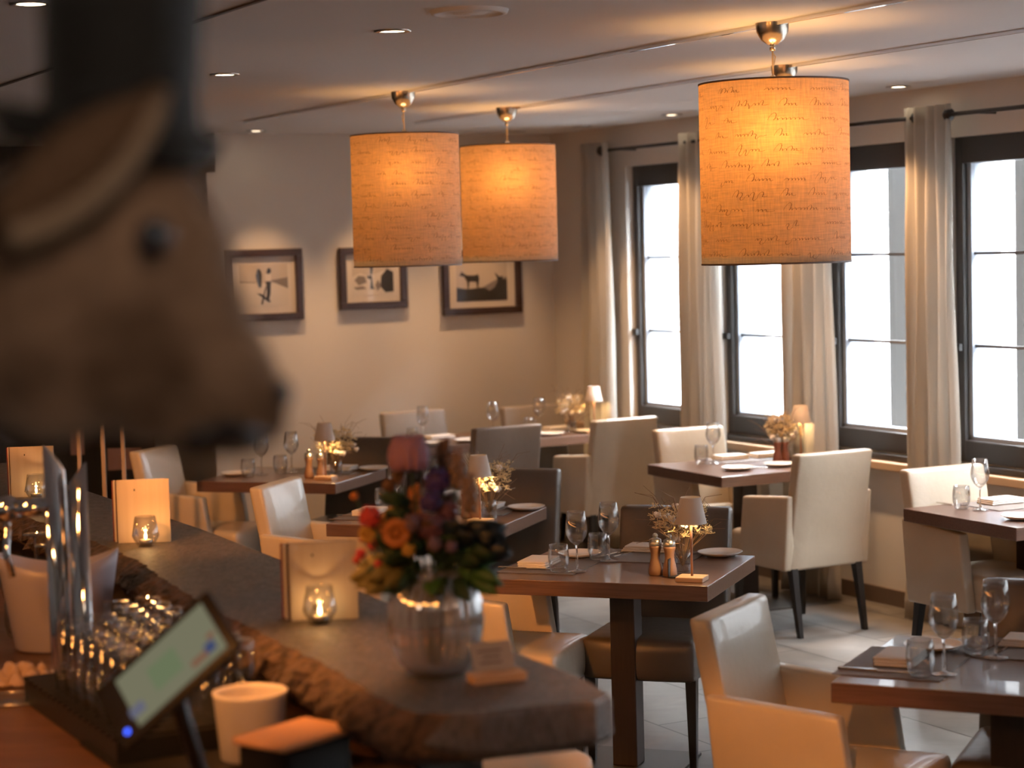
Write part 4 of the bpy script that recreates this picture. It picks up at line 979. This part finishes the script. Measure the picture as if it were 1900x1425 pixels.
# black box with pale script, crumpled cloth, card, drip tray, bar mat
e = empty('black_box', (-1.76, 6.30, WZ), R(10)); tag(e, 'black box with faint white script at the left edge', 'box')
MB().box((0, 0, .10), (.2, .12, .2)).build('body', M['black_plastic'], e, bevel=.004)
m = MB(); rr_ = random.Random(2); x = -.06
while x < .085: m.box((x, -.061, .165+rr_.uniform(-.004, .004)), (.003, .001, rr_.uniform(.005, .014))); x += rr_.uniform(.004, .009)
m.build('lettering', M['linen'], e)
m = MB(); n = 26; rc = random.Random(9); vs = []; fs = []
for i in range(n+1):
    for j in range(n+1):
        x, y = (i/n-.5), (j/n-.5); d = max(0, 1-(abs(x)*2)**4)*max(0, 1-(abs(y)*2)**4)
        vs.append((x*.16+.006*math.sin(j*1.3), y*.14+.006*math.sin(i*1.1), .003+d*(.02+.014*math.sin(i*.9+j*.4)+.012*math.sin(j*1.15-i*.5)+rc.uniform(-.003, .003))))
for i in range(n):
    for j in range(n): q = i*(n+1)+j; fs.append((q, q+n+1, q+n+2, q+1))
o = m.add(vs, fs).build('bar_cloth', mat('pink_beige_cloth', (.42, .30, .24), .9), smooth=True); o.location = (-1.22, 4.86, WZ); tag(o, 'crumpled beige cloth lying at the left edge of the work counter', 'cloth')
so = o.modifiers.new('s', 'SOLIDIFY'); so.thickness = .003; so.offset = 1
e = empty('coaster_card', (-1.13, 4.93, WZ), R(35)); tag(e, 'white printed card lying between cloth and beer tap', 'card')
MB().box((0, 0, .002), (.08, .11, .004)).build('card', M['white_paint'], e); MB().box((.01, -.01, .0043), (.035, .012, .0006)).build('print', M['letter'], e)
e = empty('drip_tray', W(-5.15, .98, WZ), AU); tag(e, 'dark ribbed drip tray on the work counter at the left edge', 'drip tray')
m = MB().box((0, 0, .006), (.75, .26, .012))
for i in range(34): m.box((-.36+.0218*i, 0, .015), (.008, .24, .006))
m.build('tray', M['black_metal'], e)
o = MB().box((0, 0, .006), (.40, .26, .010)).build('bar_mat', M['black_plastic'], bevel=.003); o.location = W(-3.95, 1.28, WZ); o.rotation_euler = (0, 0, AU); tag(o, 'dark rubber mat on the work counter below the tablet', 'mat')
m = MB()
for i in range(14): m.tube([(-.05+.0077*i, -.07, .004), (-.05+.0077*i, .07, .004)], .0016, 6)
m.tube([(-.06, -.07, .004), (.06, -.07, .004)], .003, 6); m.tube([(-.06, .07, .004), (.06, .07, .004)], .003, 6)
o = m.build('wire_rack', M['steel'], smooth=True); o.location = (-1.17, 4.66, WZ); o.rotation_euler = (0, 0, R(12)); tag(o, 'small steel wire rack at the lower left of the work counter', 'rack')

# ---- recess: slim posts, panels
for i, (px, lab) in enumerate(((-2.19, 'left'), (-2.07, 'middle'), (-1.97, 'right'))):
    o = MB().box((0, 0, 1.0), (.018, .018, 2.0)).build('partition_post', mat('pale_post', (.35, .27, .2), .5) if i == 0 else bpy.data.materials['pale_post']); o.location = (px*.985+.02, 9.9, 0); tag(o, '%s of three slim pale posts behind the bar below the head' % lab, 'post', 'slim partition posts')
for i, (x, z, w_, h_) in enumerate(((-2.60, .87, .08, .20), (-2.32, .74, .20, .13))):
    e = empty('wall_panel', (x, 12.0, z), R(10)); tag(e, ['small terracotta panel glimpsed between the slim posts', 'low pinkish panel glimpsed right of the slim posts'][i], 'panel')
    MB().box((0, 0, 0), (w_, .02, h_)).build('panel', mat('terracotta_%d' % i, (.40, .20, .13), .7), e)
    MB().box((0, 0, -(z+h_/2-.0)/2-h_/4), (.03, .02, z-h_/2)).build('support', M['wall_dark'], e)

# ------------------------------------------------------------------ animal head in a top hat, on its wall mount
HO = Vector((-.3099, 1.64, 1.9646)); q = 1.64/3750
def hp(px, py, dy=0): return Vector(((px-232)*q, dy, -(py-440)*q))
o = MB().box((-.86, 1.62, CEIL/2), (.42, .5, CEIL)).build('wall_pillar', M['wall_dark']); Struct(o, 'dark pillar left of the frame carrying the mounted head')
H = empty('mounted_animal_head', HO); tag(H, 'blurred brown taxidermy animal head in profile in the left foreground', 'animal head')
blobs = [(-260, 600, 260, 0), (-160, 590, 255, 0), (-60, 560, 250, 0), (40, 545, 245, 0), (120, 500, 230, 0), (190, 450, 205, 0), (250, 430, 165, 0), (290, 480, 150, 0), (240, 560, 190, 0), (180, 640, 180, 0), (90, 660, 175, 0), (300, 600, 170, 0), (340, 660, 150, 0), (380, 690, 128, 0), (420, 725, 102, 0), (445, 755, 84, 0), (465, 780, 66, 0), (350, 750, 110, 0), (400, 785, 74, 0), (430, 800, 62, 0), (270, 720, 120, 0), (335, 540, 110, 0)]
m = MB()
for px, py, r, dy in blobs: m.ball(hp(px, py, dy), r*q*.94, 20, sc=(1, .62, 1))
hd = m.build('head', None, H)
def fur():
    m_, nt, b = nm('brown_fur')
    tc = nt.nodes.new('ShaderNodeTexCoord'); n1 = nt.nodes.new('ShaderNodeTexNoise'); n1.inputs['Scale'].default_value = 9; n1.inputs['Detail'].default_value = 3
    r = nt.nodes.new('ShaderNodeValToRGB'); r.color_ramp.elements[0].position = .36; r.color_ramp.elements[1].position = .66
    r.color_ramp.elements[0].color = (.10, .048, .022, 1); r.color_ramp.elements[1].color = (.38, .23, .145, 1)
    nt.links.new(tc.outputs['Object'], n1.inputs[0]); nt.links.new(n1.outputs['Fac'], r.inputs[0]); nt.links.new(r.outputs[0], b.inputs['Base Color'])
    n2 = nt.nodes.new('ShaderNodeTexNoise'); n2.inputs['Scale'].default_value = 150
    bp_ = nt.nodes.new('ShaderNodeBump'); bp_.inputs['Strength'].default_value = .6; bp_.inputs['Distance'].default_value = .004
    nt.links.new(tc.outputs['Object'], n2.inputs[0]); nt.links.new(n2.outputs['Fac'], bp_.inputs['Height']); nt.links.new(bp_.outputs[0], b.inputs['Normal'])
    b.inputs['Roughness'].default_value = .8; b.inputs['Sheen Weight'].default_value = .3
    return m_
M['fur'] = fur(); hd.data.materials.clear(); hd.data.materials.append(M['fur'])
rm = hd.modifiers.new('r', 'REMESH'); rm.mode = 'VOXEL'; rm.voxel_size = .006; rm.use_smooth_shade = True
sm_ = hd.modifiers.new('s', 'SMOOTH'); sm_.iterations = 8; sm_.factor = .6
M['dark_nose'] = mat('dark_nose_skin', (.02, .02, .025), .3)
MB().ball(hp(512, 738, 0), 26*q, 16, sc=(.8, 1.1, 1.2)).build('nose', M['dark_nose'], H, smooth=True)
sy = -.62*110*q
MB().ball(hp(315, 440, -.070), 32*q, 20, sc=(1, .7, 1)).build('eye', mat('glass_eye', (.012, .018, .035), .05, coat=1), H, smooth=True)
MB().tube([hp(345, 812, -.052), hp(385, 795, -.050), hp(430, 790, -.036), hp(475, 815, -.016)], .006, 10).build('mouth_line', M['dark_nose'], H, smooth=True)
# ear: long cupped leaf pointing up and to the right
tip = hp(356, 188, -.085); base = hp(60, 410, -.085); ax = tip-base; Ln = ax.length; ax.normalize(); sd = Vector((ax.z, 0, -ax.x)); m = MB(); vs = []; fs = []; NN, MM = 14, 8
for i in range(NN+1):
    t = i/NN; ww = 88*q*math.sin(PI*(t*.86+.14))**.8 if t < 1 else 0
    for j in range(MM+1):
        s = j/MM*2-1; vs.append(base+ax*Ln*t+sd*ww*s*.8+Vector((0, -.01-.022*(1-s*s), 0)))
for i in range(NN):
    for j in range(MM): a = i*(MM+1)+j; fs.append((a, a+1, a+MM+2, a+MM+1))
o = m.add(vs, fs).build('ear', mat('ear_fur', (.15, .08, .042), .85), H, smooth=True); so = o.modifiers.new('s', 'SOLIDIFY'); so.thickness = .008
rim = [base+ax*Ln*t+sd*88*q*.8*math.sin(PI*(t*.86+.14))**.8+Vector((0, -.022, 0)) for t in [k/14 for k in range(15)]]
MB().tube(rim, .012, 8, r2=.007).build('ear_rim', mat('pale_ear_edge', (.34, .23, .15), .85), H, smooth=True)
MB().box((-.86+.21+.015+.3099, 0, -.05), (.03, .30, .34)).build('mount_board', M['dark_wood'], H, bevel=.01)
# hat
e = empty('top_hat', HO+hp(205, 238, 0), 0, rot=(0, R(3), 0)); tag(e, 'black top hat worn by the mounted animal head', 'hat')
felt = mat('black_felt', (.010, .008, .007), .8, sheen=.2)
MB().lathe([(.0, .20), (.066, .20), (.070, .197), (.066, .12), (.062, .03), (.064, .004), (.07, -.004)], 40, c=(.012, 0, 0)).build('crown', felt, e, smooth=True)
m = MB(); n = 48; vs = []; fs = []
for i, (r, z) in enumerate(((.060, -.002), (.085, -.008), (.096, -.002), (.100, .006), (.096, -.006), (.085, -.022), (.060, -.016), (.060, -.002))):
    for k in range(n): a = 2*PI*k/n; vs.append((r*math.cos(a)*.95, r*math.sin(a)*.9, z-.012*math.cos(a)*(r/.1)))
for i in range(7):
    for k in range(n): k2 = (k+1) % n; fs.append((i*n+k, i*n+k2, (i+1)*n+k2, (i+1)*n+k))
m.add(vs, fs).build('brim', felt, e, smooth=True)
